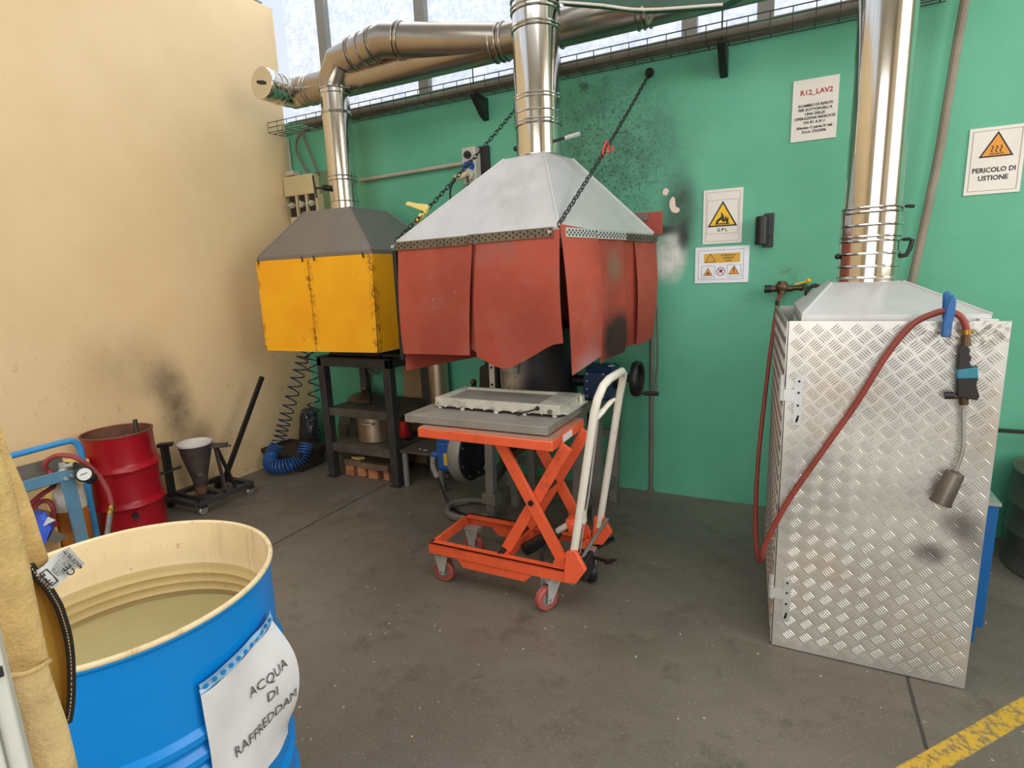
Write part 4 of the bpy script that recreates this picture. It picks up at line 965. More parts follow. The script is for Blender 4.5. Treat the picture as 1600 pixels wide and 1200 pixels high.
obj('handle', MB().tube(curve([c+V((0,0,.145)), c+V((-.02,0,.18)), c+V((.02,-.01,.185)), c+V((.06,-.02,.15)), c+V((.072,-.02,.07)), c+V((.075,-.02,.01))], 6), .012, 8), 'black', t)
# blocks and boards beneath
bl = [(-2.905, .075), (-2.80, .08), (-2.685, .085), (-2.57, .05)]
for i, (x, w_) in enumerate(bl):
    o = obj('wooden_block', MB().box(x-w_/2, x+w_/2, 3.0+.01*(i % 2), 3.22, .001, .075), 'brick', bevel=.004)
    tag(o, ['leftmost of the sooty orange blocks', 'second from left of the sooty orange blocks', 'third from left of the sooty orange blocks', 'narrow rightmost of the sooty orange blocks'][i]+' under the dark table', 'block', 'blocks under the dark table')
o = obj('wooden_board', MB().box(-2.95, -2.79, 3.0, 3.36, .077, .125), 'wood', bevel=.003); tag(o, 'left sooty board on the orange blocks below the dark table', 'board', 'boards under the dark table')
o = obj('wooden_board', MB().box(-2.78, -2.53, 2.985, 3.33, .077, .12), 'wood', bevel=.003); tag(o, 'wider right board on the orange blocks below the dark table', 'board', 'boards under the dark table')
o = obj('scrap_piece', MB().prism([(-2.90,3.03,.1255),(-2.82,3.02,.1255),(-2.80,3.06,.1255),(-2.84,3.07,.1255)], (0,0,.012)), 'yplastic'); tag(o, 'pale scrap piece lying on the left board under the table', 'scrap')
# hose loop, sheets behind
t = obj('cable_loop', MB().tube(curve([(-3.02, 3.40, .86), (-3.01, 3.40, .76), (-2.95, 3.40, .70), (-2.89, 3.40, .74), (-2.865, 3.40, .86)], 6), .010, 8), 'hosegrey'); tag(t, 'grey cable looping below the dark table top', 'cable')
t = obj('leaning_sheet', MB().hexa([(-2.70, 3.43, 0), (-2.30, 3.43, 0), (-2.30, 3.44, 0), (-2.70, 3.44, 0)], [(-2.70, 3.465, .88), (-2.30, 3.465, .88), (-2.30, 3.475, .88), (-2.70, 3.475, .88)]), 'beigesheet'); tag(t, 'stained beige sheet leaning on the green wall behind the dark table', 'sheet')
t = obj('steel_tube', MB().lathe([(.07, 0), (.075, 0), (.075, .86), (.07, .86)], (-2.31, 3.37, .0), 36), 'potsteel'); tag(t, 'upright brownish steel tube between the dark table and the wall', 'tube')
# low bench
t = thing('low_bench', 'low grey steel bench with round legs right of the dark table', 'bench', (-2.18, 3.12, 0))
obj('bench_top', MB().box(-2.39, -2.045, 2.955, 3.34, .25, .266), 'dkshelf', t, bevel=.002)
for x, y in ((-2.365, 2.985), (-2.07, 2.985), (-2.365, 3.30), (-2.07, 3.30)):
    obj('leg', MB().cyl((x, y, 0), (x, y, .25), .021, n=20), 'greyleg', t)
o = obj('rubble_piece', MB().ball((-2.22, 3.18, .03), .05, 10, (1.6, .6, .55)), 'wood'); tag(o, 'brown lump on the floor under the low grey bench', 'lump')
o = obj('screw_nut', MB().cyl((-2.26, 3.02, .267), (-2.26, 3.02, .272), .008, n=8), 'zinc'); tag(o, 'left of two pale metal bits on the low bench', 'nut', 'bits on the low bench')
o = obj('screw_nut', MB().bar((-2.225, 3.01, .269), (-2.195, 3.015, .269), .012, .005), 'zinc'); tag(o, 'right of two pale metal bits on the low bench', 'nut', 'bits on the low bench')

# coiled air hose
p0 = V((-3.30, 3.30, .98)); L = []
def helix(path, turns, r, n=14):
    P = [V(p) for p in path]; C_ = curve(P, 30); m = len(C_); out = []
    tot = turns*n
    for i in range(int(tot)+1):
        f = i/tot*(m-1); a = int(min(f, m-2)); c = lerp(C_[a], C_[a+1], f-a); tn = (C_[a+1]-C_[a]).normalized()
        u = tn.cross(V((.3, -.9, .2))).normalized(); w_ = tn.cross(u)
        out.append(c+(u*math.cos(2*PI*i/n)+w_*math.sin(2*PI*i/n))*r)
    return out
t = thing('air_hose', 'blue coiled air hose hanging under the yellow hood into the brown bin', 'hose', (-3.45, 2.95, .05))
obj('hose_strand', MB().tube(helix([(-3.36, 3.16, .99), (-3.42, 3.1, .75), (-3.50, 3.0, .42), (-3.53, 2.92, .22)], 15, .047), .0055, 6), 'coildark', t)
obj('hose_strand', MB().tube(helix([(-3.36, 3.17, .95), (-3.34, 3.17, .72), (-3.34, 3.14, .50), (-3.33, 3.08, .34)], 7, .045), .0055, 6), 'coildark', t)
obj('hose_coil', MB().tube(helix([(-3.54, 2.91, .20), (-3.555, 2.86, .12), (-3.49, 2.80, .075), (-3.37, 2.84, .075), (-3.31, 2.93, .11), (-3.30, 2.99, .21)], 29, .05, 12), .0062, 6), 'coilblue', t)
# bin
t = thing('metal_bin', 'dark brown rectangular bin in the corner behind the blue coil', 'bin', (-3.48, 3.03, 0))
def trough(x0, x1, y0, y1, z0, z1, sl=.04, th=.008):
    b = MB(); o = [(x0+sl,y0+sl,z0),(x1-sl,y0+sl,z0),(x1-sl,y1-sl,z0),(x0+sl,y1-sl,z0)]; u = [(x0,y0,z1),(x1,y0,z1),(x1,y1,z1),(x0,y1,z1)]
    i_ = [(x0+th,y0+th,z1),(x1-th,y0+th,z1),(x1-th,y1-th,z1),(x0+th,y1-th,z1)]; j_ = [(x0+sl+th,y0+sl+th,z0+th),(x1-sl-th,y0+sl+th,z0+th),(x1-sl-th,y1-sl-th,z0+th),(x0+sl+th,y1-sl-th,z0+th)]
    return b.add(o+u+i_+j_, [(3,2,1,0)]+[(a,(a+1)%4,(a+1)%4+4,a+4) for a in range(4)]+[(a+4,(a+1)%4+4,(a+1)%4+8,a+8) for a in range(4)]+[(a+8,(a+1)%4+8,(a+1)%4+12,a+12) for a in range(4)]+[(12,13,14,15)])
obj('bin_body', trough(-3.68, -3.27, 2.88, 3.16, 0, .155), 'bin', t)
obj('bin_rim', trough(-3.682, -3.268, 2.875, 3.165, .135, .165, 0, .014), 'bin', t)
def sackmesh(c, r, h, seed, squeeze=.3):
    random.seed(seed); b = MB(); n, m = 22, 14; ph = [random.uniform(0, 6) for _ in range(6)]; rows = []
    for i in range(m+1):
        v = i/m; a = PI*v; rr = r*(math.sin(a)**.45 if 0 < v < 1 else .02)*(1-squeeze*v)
        for j in range(n):
            t_ = 2*PI*j/n; k_ = 1+.08*math.sin(3*t_+ph[0]+4*v)+.06*math.sin(7*t_+ph[1]-9*v)+.05*math.sin(11*t_+ph[2]+13*v)
            b.v.append(V((c[0]+rr*k_*math.cos(t_), c[1]+rr*k_*math.sin(t_), c[2]+h*(1-math.cos(a))/2)))
    for i in range(m):
        for j in range(n): b.f.append((i*n+j, i*n+(j+1) % n, (i+1)*n+(j+1) % n, (i+1)*n+j))
    return b
sp_ = at(484, 672, Y=3.27)
o = obj('plastic_sack', sackmesh((sp_.x, 3.27, 0), .085, .41, 3, .15), 'plas'); tag(o, 'crinkled black plastic sack against the wall left of the dark table', 'sack')
o = obj('plastic_sack', sackmesh((-3.16, 3.33, 0), .13, .42, 9), 'sack'); tag(o, 'dull olive sack standing behind the left leg of the dark table', 'sack')

# ------------------------------------------------------------------ tread plate cabinet
t = thing('furnace_cabinet', 'tall aluminium tread plate cabinet with pyramid top, at right', 'cabinet', (.28, 2.5, 0))
cx0, cx1, cy = -.012, .573, 2.12
def treadplate(o, r, u, W, H, out, th=.003, seed=1, cell=.0395):
    """plate with raised lens bars laid in a basket pattern"""
    o, r, u, out = V(o), V(r), V(u), V(out)
    b = MB().hexa([o, o+r*W, o+r*W-out*th, o-out*th], [o+u*H, o+r*W+u*H, o+r*W+u*H-out*th, o+u*H-out*th])
    d1 = (r+u).normalized(); d2 = (r-u).normalized()
    K = int((W+H)/cell)+2
    for i in range(-K, K):
        for j in range(-K, K):
            c = d1*(i*cell)+d2*(j*cell)
            cxx, czz = c.dot(r), c.dot(u)
            L, S = (d1, d2) if (i+j) % 2 else (d2, d1)
            for k_ in range(-2, 3):
                cc_ = c+S*(k_*cell*.195); hl_ = cell*(.47-.02*abs(k_)); hw = cell*.05
                e = [cc_+L*hl_, cc_-L*hl_]
                if not all(.003 < q.dot(r) < W-.003 and .003 < q.dot(u) < H-.003 for q in e): continue
                q = o+cc_
                b.add([q-L*hl_, q-S*hw-L*hl_*.45, q-S*hw+L*hl_*.45, q+L*hl_, q+S*hw+L*hl_*.45, q+S*hw-L*hl_*.45, q-L*hl_*.5+out*.0023, q+L*hl_*.5+out*.0023],
                      [(0,1,6),(1,2,7,6),(2,3,7),(3,4,7),(4,5,6,7),(5,0,6)])
    return b
def plate_obj(name, mb, parent):
    """same as obj() without weld-wide normal solving (many small islands)"""
    me = bpy.data.meshes.new(name); org = ORG[parent.name]
    me.from_pydata([tuple(p-org) for p in mb.v], [], mb.f); me.materials.append(M['tread'])
    bm = bmesh.new(); bm.from_mesh(me); bm.normal_update(); bmesh.ops.recalc_face_normals(bm, faces=[f for f in bm.faces if f.index < 6]); bm.to_mesh(me); bm.free()
    o = bpy.data.objects.new(name, me); COL.objects.link(o); o.parent = parent; ORG[o.name] = org; return o
door = plate_obj('front_door', treadplate((cx0, cy, .004), (1,0,0), (0,0,1), cx1-cx0, 1.226, (0,-1,0)), t)
sv = (V((-.078, 3.0, 0))-V((cx0-.006, cy+.004, 0))); sl = sv.length; sd_ = sv.normalized()
plate_obj('side_panel', treadplate(V((cx0-.006, cy+.004, .012))+sd_*sl, -sd_, (0,0,1), sl, 1.216, (-sd_.y, sd_.x, 0)), t)
obj('side_panel', MB().box(cx1-.03, cx1-.026, cy+.02, 3.0, .012, 1.225), 'alu', t)
obj('back_panel', MB().box(-.06, cx1-.03, 2.99, 3.0, .012, 1.225), 'alu', t)
obj('top_panel', MB().box(.0, cx1-.03, cy+.02, 2.99, 1.205, 1.212), 'alu', t)
for z in (.90, .145):
    hg = obj('hinge_leaf', MB().box(cx0+.028, cx0+.054, cy-.004, cy-.001, z-.03, z+.14).box(cx0-.004, cx0+.03, cy-.0045, cy-.002, z+.055, z+.095), 'zinc', door)
    obj('hinge_knuckle', MB().cyl((cx0-.012, cy-.002, z+.055), (cx0-.012, cy-.002, z+.145), .009, n=14).cyl((cx0-.012, cy-.002, z+.098), (cx0-.012, cy-.002, z+.102), .0105, n=14), 'zinc', door)
    b = MB()
    for q in (-.01, .04, .085, .125): b.cyl((cx0+.041, cy-.004, z+q), (cx0+.041, cy-.0065, z+q), .004, n=8)
    obj('hinge_screws', b, 'blackm', hg)
    obj('latch_mark', MB().bar((cx0+.038, cy-.005, z-.02), (cx0+.044, cy-.005, z+.005), .003, .006), 'black', hg)
b4 = [V((.025, 2.16, 1.248)), V((.535, 2.16, 1.248)), V((.535, 2.84, 1.248)), V((.0, 2.84, 1.248))]
t4 = [V((EX-.12, EY-.11, 1.345)), V((EX+.10, EY-.11, 1.345)), V((EX+.10, EY+.12, 1.345)), V((EX-.12, EY+.12, 1.345))]
obj('hood_cone', frustum(b4, t4, .030), 'galv', t)
seams(t, b4, t4, 'galv', .004)
obj('lifting_ring', MB().tube(curve([(.055, 2.75, 1.262), (.045, 2.75, 1.30), (.07, 2.75, 1.325), (.10, 2.75, 1.312), (.10, 2.75, 1.285)], 5), .009, 8), 'black', t)
obj('corner_bolt', MB().cyl((-.072, 2.985, 1.228), (-.072, 2.985, 1.25), .010, n=10), 'blackm', t)
obj('top_edge_bracket', MB().box(.50, .545, cy+.01, cy+.04, 1.215, 1.235), 'zinc', t)
# gas valve on wall
t = thing('gas_valve', 'black gas valve with a yellow lever on the green wall beside the cabinet', 'valve', (-.065, 3.40, 1.27))
obj('valve_body', MB().ball((-.065, 3.41, 1.297), .034).cyl((-.065, 3.40, 1.33), (-.065, 3.40, 1.26), .02).cyl((-.125, 3.41, 1.29), (-.01, 3.41, 1.29), .017).cyl((-.065, 3.41, 1.297), (-.065, 3.48, 1.297), .015), 'bronze', t)
obj('knob', MB().cyl((-.15, 3.41, 1.29), (-.115, 3.41, 1.29), .021, n=14), 'black', t)
obj('pipe_stub', MB().cyl((-.01, 3.41, 1.292), (.035, 3.41, 1.292), .013).cyl((.03, 3.41, 1.292), (.045, 3.478, 1.30), .016), 'bronze', t)
obj('lever', MB().bar((.0, 3.40, 1.312), (.06, 3.39, 1.328), .014, .008).ball((.062, 3.39, 1.329), .012), 'signyel', t)
# torch with its hose
def fr(px, py, off): return at(px, py, Y=cy-off)
hp = [(-.072, 3.39, 1.255), (-.075, 3.30, 1.235), (-.083, 3.12, 1.15), (-.098, 2.93, .90), (-.112, 2.70, .55), (-.102, 2.45, .36), (-.078, 2.22, .30)]
hp += [fr(1190, 872, .0), fr(1196, 850, .02), fr(1230, 785, .03), fr(1285, 705, .03), fr(1338, 630, .03), fr(1385, 555, .03), fr(1425, 508, .028), fr(1462, 489, .024), fr(1482, 487, .026), fr(1500, 494, .03), fr(1509, 510, .03), fr(1509, 530, .03)]
t = thing('gas_torch', 'brown-handled gas torch on a red hose hanging down the tread plate front', 'gas torch', fr(1505, 650, .03))
hs = obj('supply_hose', MB().tube(curve(hp, 8), .0095, 12), 'hosered', t)
T1 = fr(1509, 528, .03); S_ = V((1,0,0)); D_ = V((0,0,-1))
def tp(px, py, off=.03): return fr(px, py, off)
obj('hose_clip', MB().cyl(tp(1510, 515), tp(1510, 522), .013).cyl(tp(1513, 518), tp(1521, 519), .005, n=8), 'brass', t)
obj('hose_tail', MB().tube([tp(1509, 524), tp(1509, 541)], [.011, .013]), 'bronze', t)
gp = [(1500,541),(1512,540),(1517,547),(1515,553),(1519,559),(1516,565),(1517,571),(1524,575),(1528,572),(1529,590),(1526,602),(1531,620),(1527,626),(1516,624),(1496,620),(1496,600),(1497,560)]
gpr = [tp(a, b_, .044) for a, b_ in gp]
obj('grip', MB().prism(gpr, (0, .03, 0)), 'blackm', t, bevel=.005)
tw = [tp(1496.5, 578, .047), tp(1528, 574, .047), tp(1529, 591, .047), tp(1496, 592, .047)]
obj('tape_wrap', MB().prism(tw, (0, .036, 0)), 'tealtape', t, bevel=.002)
obj('valve_stem', MB().cyl(tp(1490, 619), tp(1520, 620), .008).cyl(tp(1505, 613), tp(1506, 632), .012), 'bronze', t)
obj('valve_knob', MB().cyl(tp(1476, 618), tp(1490, 618), .0115, n=12), 'black', t)
obj('trigger_tip', MB().cyl(tp(1527, 624), tp(1537, 623), .003, n=8), 'zinc', t)
obj('gas_lance', MB().tube(curve([tp(1505, 630), tp(1505, 660), tp(1505, 690), tp(1502, 712), tp(1491, 740)], 6), .0062, 12).cyl(tp(1505.5, 627), tp(1505.5, 637), .011, n=8), 'alu', t)
q0, q1 = tp(1494, 736, .033), tp(1469, 786, .04)
obj('burner_cup', MB().lathe([(.007,0),(.024,.006),(.026,.012),(.029,(q1-q0).length),(.027,(q1-q0).length),(.023,.014),(.005,.012)], q0, 32, (q1-q0)).lathe([(.028,.0),(.031,.0),(.031,.005),(.028,.005)], q1-(q1-q0).normalized()*.005, 32, (q1-q0)), 'soottip', t)
# blue spring clamp holding the hose
t = thing('spring_clamp', 'blue plastic spring clamp holding the red hose at the cabinet top edge', 'clamp', fr(1480, 510, .02))
def peg(pts, off, th):
    return MB().prism([fr(a, b_, off) for a, b_ in pts], (0, th, 0))
obj('jaw', peg([(1471,527),(1486,527),(1488,515),(1489,505),(1492,495),(1495,470),(1494,463),(1489,460),(1484,463),(1480,475),(1477,490),(1473,505)], .052, .014), 'bluepeg', t, bevel=.004)
obj('jaw', peg([(1473,500),(1482,500),(1484,480),(1488,462),(1485,456),(1479,455),(1474,459),(1473,475)], -.012, .012), 'bluepeg', t, bevel=.004)
obj('spring_pivot', MB().cyl(fr(1484, 497, .05), fr(1484, 497, -.02), .006), 'zinc', t)
# blue cabinet and dark drum behind
t = thing('blue_cabinet', 'tall blue metal cabinet partly hidden behind the tread plate cabinet', 'cabinet', (.68, 2.75, 0))
obj('cabinet_body', MB().box(.60, .685, 2.42, 3.1, .07, .55), 'bluecab', t, bevel=.003)
obj('cabinet_base', MB().box(.605, .665, 2.43, 3.08, 0, .07), 'bluecab', t)
obj('cabinet_top', MB().box(.60, .69, 2.415, 3.1, .55, .562), 'alu', t)
t = thing('steel_drum', 'dark olive steel drum at the right edge behind the blue cabinet', 'drum', (1.21, 3.18, 0))
obj('drum_shell', MB().lathe([(0,.0),(.27,0),(.275,.01),(.272,.02),(.272,.17),(.279,.185),(.272,.20),(.272,.30),(.279,.315),(.272,.33),(.272,.455),(.277,.465),(.27,.47),(.262,.462),(0,.455)], (1.21, 3.18, 0), 56, closed=False), 'olivedrum', t)
t = obj('black_rail', MB().bar((.80, 3.40, .585), (1.6, 3.40, .585), .03, .014), 'black'); tag(t, 'black horizontal rail on the wall above the dark drum', 'rail')
t = obj('steel_rod', MB().tube([(.99, 3.22, .70), (1.05, 3.22, .63), (1.10, 3.2, .46)], .008), 'black'); tag(t, 'short black bent rod at the right edge above the drum', 'rod')
# bits between

# ------------------------------------------------------------------ red drum with rods
c = V((-3.475, 1.775, 0)); r = .174
t = thing('steel_drum', 'small red open drum standing against the cream wall', 'drum', c)
obj('drum_shell', MB().lathe([(0,0),(r,0),(r+.003,.01),(r,.02),(r,.175),(r+.006,.19),(r+.018,.205),(r+.016,.212),(r+.003,.226),(r,.24),(r,.39),(r+.006,.405),(r+.018,.42),(r+.016,.427),(r+.003,.441),(r,.455),(r,.61),(r+.004,.618),(r,.625),(r-.005,.62),(r-.006,.03),(0,.02)], c, 64, closed=False), 'reddrum', t)
obj('inner_liner', MB().lathe([(r-.0065,.617),(r-.0065,.03),(0,.03),(0,.025),(r-.0075,.025)], c, 56, closed=False), 'rust', t)
obj('rim', MB().ring(c+V((0,0,.622)), (0,0,1), r, .006, 64), 'rust', t)
obj('drain_plug', MB().cyl(c+V((.165,-.065,.16)), c+V((.19,-.075,.16)), .016, n=12), 'blackm', t)
e = V((.03, .13, 0))
o = obj('steel_rod', MB().cyl(c+V((.0,.09,.1)), c+V((.015,.10,.67)), .012, n=12), 'soottip'); tag(o, 'taller rusty rod sticking out of the red drum', 'rod', 'rods in the red drum')
o = obj('steel_rod', MB().lathe([(.011,0),(.014,0),(.014,.58),(.011,.58)], c+V((.05,-.01,.05)), 16, (.12,.02,1)), 'rust'); tag(o, 'short hollow pipe end inside the red drum', 'rod', 'rods in the red drum')

# ------------------------------------------------------------------ ladle trolley
t = thing('ladle_trolley', 'low black trolley carrying a dark conical ladle between red drum and corner', 'trolley', (-3.46, 2.28, 0))
ax0, ax1, ay0, ay1 = -3.63, -3.30, 2.07, 2.47
b = MB()
for a in (((ax0,ay0,.075),(ax1,ay0,.075)), ((ax0,ay1,.075),(ax1,ay1,.075)), ((ax0,ay0,.075),(ax0,ay1,.075)), ((ax1,ay0,.075),(ax1,ay1,.075)), ((ax0,2.27,.075),(ax1,2.27,.075))): b.bar(*a, .035, .03)
obj('base_frame', b, 'dkframe', t)
obj('cross_plate', MB().bar((ax0, 2.14, .075), (ax1-.02, 2.14, .075), .006, .03), 'dkframe', t)
for x, y in ((ax1, ay0+.03), (ax1, ay1-.02), (ax0, ay0+.03), (ax0, ay1-.02)):
    k = obj('caster', MB().box(x-.02, x+.02, y-.02, y+.02, .05, .062), 'blackm', t)
    obj('wheel', MB().lathe([(0,-.01),(.024,-.01),(.028,-.006),(.028,.006),(.024,.01),(0,.01)], (x, y, .028), 20, (1,0,0)), 'alu' if x == ax1 else 'black', k)
L0 = V((-3.44, 2.20, 0))
la = obj('ladle', MB().lathe([(0,.13),(.035,.13),(.04,.145),(.048,.20),(.088,.36),(.098,.42),(.10,.432),(.088,.432),(.08,.37),(.03,.20),(0,.19)], L0, 36, closed=False), 'crucible', t)
obj('slag_rim', MB().lathe([(.084,.41),(.102,.425),(.103,.44),(.092,.444),(.080,.43),(.055,.37),(.0,.36)], L0, 32, closed=False), 'rimwhite', la)
obj('ladle_spigot', MB().cyl(L0+V((0,0,.09)), L0+V((0,0,.14)), .03, .042, 20), 'rust', la)
obj('pour_lug', MB().bar(L0+V((.03,-.05,.235)), L0+V((.10,-.06,.25)), .03, .02), 'crucible', la)
obj('post', MB().box(-3.60, -3.56, 2.07, 2.105, .09, .44).bar((-3.60, 2.06, .44), (-3.54, 2.12, .44), .05, .02), 'black', t)
obj('post_arm', MB().bar((-3.58, 2.0, .26), (-3.52, 2.14, .28), .014, .014), 'black', t)
obj('trestle_leg', MB().bar((-3.32, 2.285, .08), (-3.365, 2.285, .40), .022, .014, (0,1,0)), 'crucible', t)
obj('trestle_leg', MB().bar((-3.32, 2.36, .08), (-3.365, 2.29, .40), .022, .014, (0,1,0)), 'blackm', t)
obj('trunnion', MB().bar((-3.40, 2.25, .41), (-3.29, 2.32, .405), .035, .014).cyl((-3.38, 2.24, .395), (-3.27, 2.33, .395), .009, n=10), 'crucible', t)
obj('tow_bar', MB().bar(at(348, 757, X=-3.40), at(404, 590, X=-3.40)+V((-.0,.03,0)), .02, .03, (0,1,0)), 'blackm', t)

# ------------------------------------------------------------------ blue bottle trolley
def cx(px, py, X): return at(px, py, X=X)
t = thing('bottle_trolley', 'blue tubular trolley with worn angle frame left of the red drum', 'trolley', (-3.15, 1.30, 0))
XT = -3.28
ht = [cx(-60, 728, XT), cx(10, 714, XT), cx(100, 691, XT), cx(115, 690, XT), cx(123, 697, XT), cx(128, 715, XT), cx(140, 780, XT), cx(152, 842, XT)]
top = obj('tube_frame', MB().tube(curve(ht, 5), .0155, 12), 'cartblue', t)
obj('retaining_band', MB().tube(curve([cx(142, 795, XT), cx(134, 805, XT+.1), cx(118, 808, XT+.13), cx(98, 806, XT+.08)], 5), .009, 8), 'cartblue', t)
XA = -3.0
fa, fb_ = cx(103, 738, XA), cx(131, 855, XA)
obj('upright_angle', MB().bar(fa, fb_, .012, .055, (0,1,0)), 'anglblue', t, bevel=.002)
ga, gb_ = cx(28, 770, XA), cx(104, 742, XA)
obj('front_rail', MB().bar(ga+V((-.01,-.25,.02)), gb_, .012, .05), 'anglblue', t, bevel=.002)
ua = fa+V((.008,-.012,-.025))
obj('rail_bolts', MB().cyl(ua, ua+V((.012,0,0)), .009, n=8).cyl(ua+V((0,.028,.004)), ua+V((.012,.028,.004)), .009, n=8), 'zinc', t)
tr = [ga+V((-.01,-.2,.0)), gb_+V((-.01,0,-.01)), gb_+V((-.26,.03,-.0)), ga+V((-.26,-.2,.0))]
zt = gb_.z-.03
obj('tool_tray', MB().hexa([(XA-.01, .95, zt), (XA-.01, 1.40, zt), (XA-.27, 1.40, zt), (XA-.27, .95, zt)], [(XA-.01, .95, zt+.005), (XA-.01, 1.40, zt+.005), (XA-.27, 1.40, zt+.005), (XA-.27, .95, zt+.005)]).box(XA-.275, XA-.27, .95, 1.40, zt, zt+.06).box(XA-.275, XA-.12, 1.395, 1.40, zt, zt+.03), 'traysteel', t)
zl = .135
obj('lower_tray', MB().box(XA-.27, XA+.01, 1.0, 1.42, zl, zl+.008).box(XA, XA+.012, 1.0, 1.42, zl, zl+.03).box(XA-.27, XA+.01, 1.408, 1.42, zl, zl+.03), 'traysteel', t)
for x, y in ((XA, 1.41), (XA-.27, 1.41), (XA, 1.0), (XA-.27, 1.0)): obj('leg', MB().box(x-.012, x+.012, y-.012, y+.012, 0, zl), 'anglblue', t)
obj('rear_post', MB().box(XA-.275, XA-.25, .95, .975, zl, zt), 'anglblue', t)
# gas cylinder
c = V((-3.13, 1.335, .145))
t = thing('gas_cylinder', 'white-shouldered orange gas cylinder with round gauge on the blue trolley', 'gas cylinder', c)
obj('cylinder_body', MB().lathe([(0,0),(.060,0),(.066,.01),(.066,.235),(.0655,.24),(0,.24)], c, 36, closed=False), 'gasor', t)
obj('cylinder_shoulder', MB().lathe([(.0655,.238),(.066,.29),(.058,.335),(.038,.368),(.024,.38),(.022,.40),(0,.40)], c, 36, closed=False), 'gaswh', t)
obj('valve', MB().cyl(c+V((0,0,.40)), c+V((0,0,.47)), .016).cyl(c+V((0,0,.45)), c+V((.05,.03,.46)), .011).ball(c+V((0,0,.425)), .024), 'zinc', t)
g0 = cx(131, 741, -2.93); gd = (CAM-g0).normalized(); gd = (gd+V((.25,.1,.0))).normalized()
rg = obj('regulator', MB().tube(curve([c+V((.05,.03,.46)), lerp(c+V((.05,.03,.46)), g0, .6)+V((0,.02,.0)), g0-gd*.02], 5), .012).ball(g0-gd*.035+V((0,.03,-.03)), .028), 'blackm', t)
ga_ = obj('pressure_gauge', MB().lathe([(0,-.016),(.032,-.016),(.036,-.01),(.036,.010),(.030,.012),(.028,.006),(0,.006)], g0, 36, gd, closed=False), 'blackm', t)
obj('gauge_face', MB().lathe([(0,.0065),(.0285,.0065),(.0285,.0085),(0,.0085)], g0, 32, gd), 'gaugeface', ga_)
gu = V((0,0,1)); gs = gu.cross(gd).normalized(); gu = gd.cross(gs)
obj('gauge_needle', MB().bar(g0+gd*.0095-gs*.016, g0+gd*.0095+gs*.012+gu*.004, .002, .003, gu), 'ink', ga_)
t = obj('welding_hose', MB().tube(curve([cx(40, 795, -3.1), cx(62, 775, -3.12), cx(85, 757, -3.15), cx(78, 738, -3.2), cx(70, 730, -3.2), cx(76, 718, -3.18), cx(95, 711, -3.14), cx(120, 716, -3.1), cx(148, 736, -3.06), cx(168, 765, -3.02), cx(175, 790, -3.0)], 7), .0115, 10), 'hoseredc')
tag(t, 'crimson hose arching over the blue trolley in front of the red drum', 'hose')
h0, h1, h2 = cx(175, 789, -3.0), cx(172, 802, -3.0), cx(166, 826, -3.0)
t = thing('torch_handle', 'small steel torch handle hanging on the crimson hose by the red drum', 'torch', h2)
obj('fitting', MB().cyl(h0, h1, .014, n=10).cyl(lerp(h0, h1, .4), lerp(h0, h1, .6), .019, n=6), 'brass', t)
obj('handle_tube', MB().cyl(h1, h2+V((0,0,-.03)), .013, n=14), 'greyleg', t)
t = obj('welding_hose', MB().tube(curve([cx(50, 800, -3.15), cx(60, 786, -3.15), cx(75, 783, -3.12), cx(83, 795, -3.1), cx(84, 812, -3.1), cx(88, 822, -3.1)], 6), .011, 10), 'hoseredc'); tag(t, 'short crimson hose loop over the lower tray of the blue trolley', 'hose')
t = thing('cardboard_box', 'brown cardboard box with white label inside the blue trolley', 'box', (-3.18, 1.15, .145))
obj('carton', MB().box(-3.245, -3.12, 1.03, 1.25, .145, .40), 'cardboard', t)
obj('label', MB().box(-3.12, -3.119, 1.18, 1.23, .335, .375), 'paper', t)
t = thing('plastic_bucket', 'pale yellow bucket behind the crimson hose near the cream wall', 'bucket', (-3.46, 1.50, 0))
obj('bucket_body', MB().lathe([(0,0),(.085,0),(.105,.50),(.112,.50),(.112,.52),(.10,.52),(.08,.02),(0,.02)], (-3.46, 1.48, 0), 36, closed=False), 'yplastic', t)
bb = [cx(70, 800, -3.02), cx(82, 812, -3.0), cx(84, 828, -2.98), cx(74, 836, -2.98), cx(70, 852, -2.98), cx(62, 836, -3.0), cx(58, 822, -3.02), cx(62, 806, -3.02)]
t = thing('plastic_bag', 'crumpled bright blue plastic bag on the lower tray of the blue trolley', 'bag', bb[4])
mid = sum(bb, V())/8+V((.05, 0, .0)); n8 = len(bb)
obj('bag_body', MB().add(bb+[mid]+[p+V((-.08,0,0)) for p in bb], [(i,(i+1) % n8,n8) for i in range(n8)]+[((i+1) % n8,i,i+n8+1,(i+1) % n8+n8+1) for i in range(n8)]+[tuple(range(2*n8, n8, -1))]), 'bluebag', t, smooth=.2)
a_ = cx(77, 808, -2.96)
obj('white_print', MB().prism([a_, a_+V((.004,-.025,-.03)), a_+V((.004,.02,-.022))], (-.012,0,0)), 'tag', t)
q_ = [cx(75, 845, -2.97), cx(82, 828, -2.97), cx(108, 838, -2.97), cx(88, 850, -2.97)]
t = obj('folded_sheet', MB().prism(q_, (-.05, 0, .0)), 'traysteel'); tag(t, 'bent grey metal offcut beside the blue bag on the trolley tray', 'offcut')

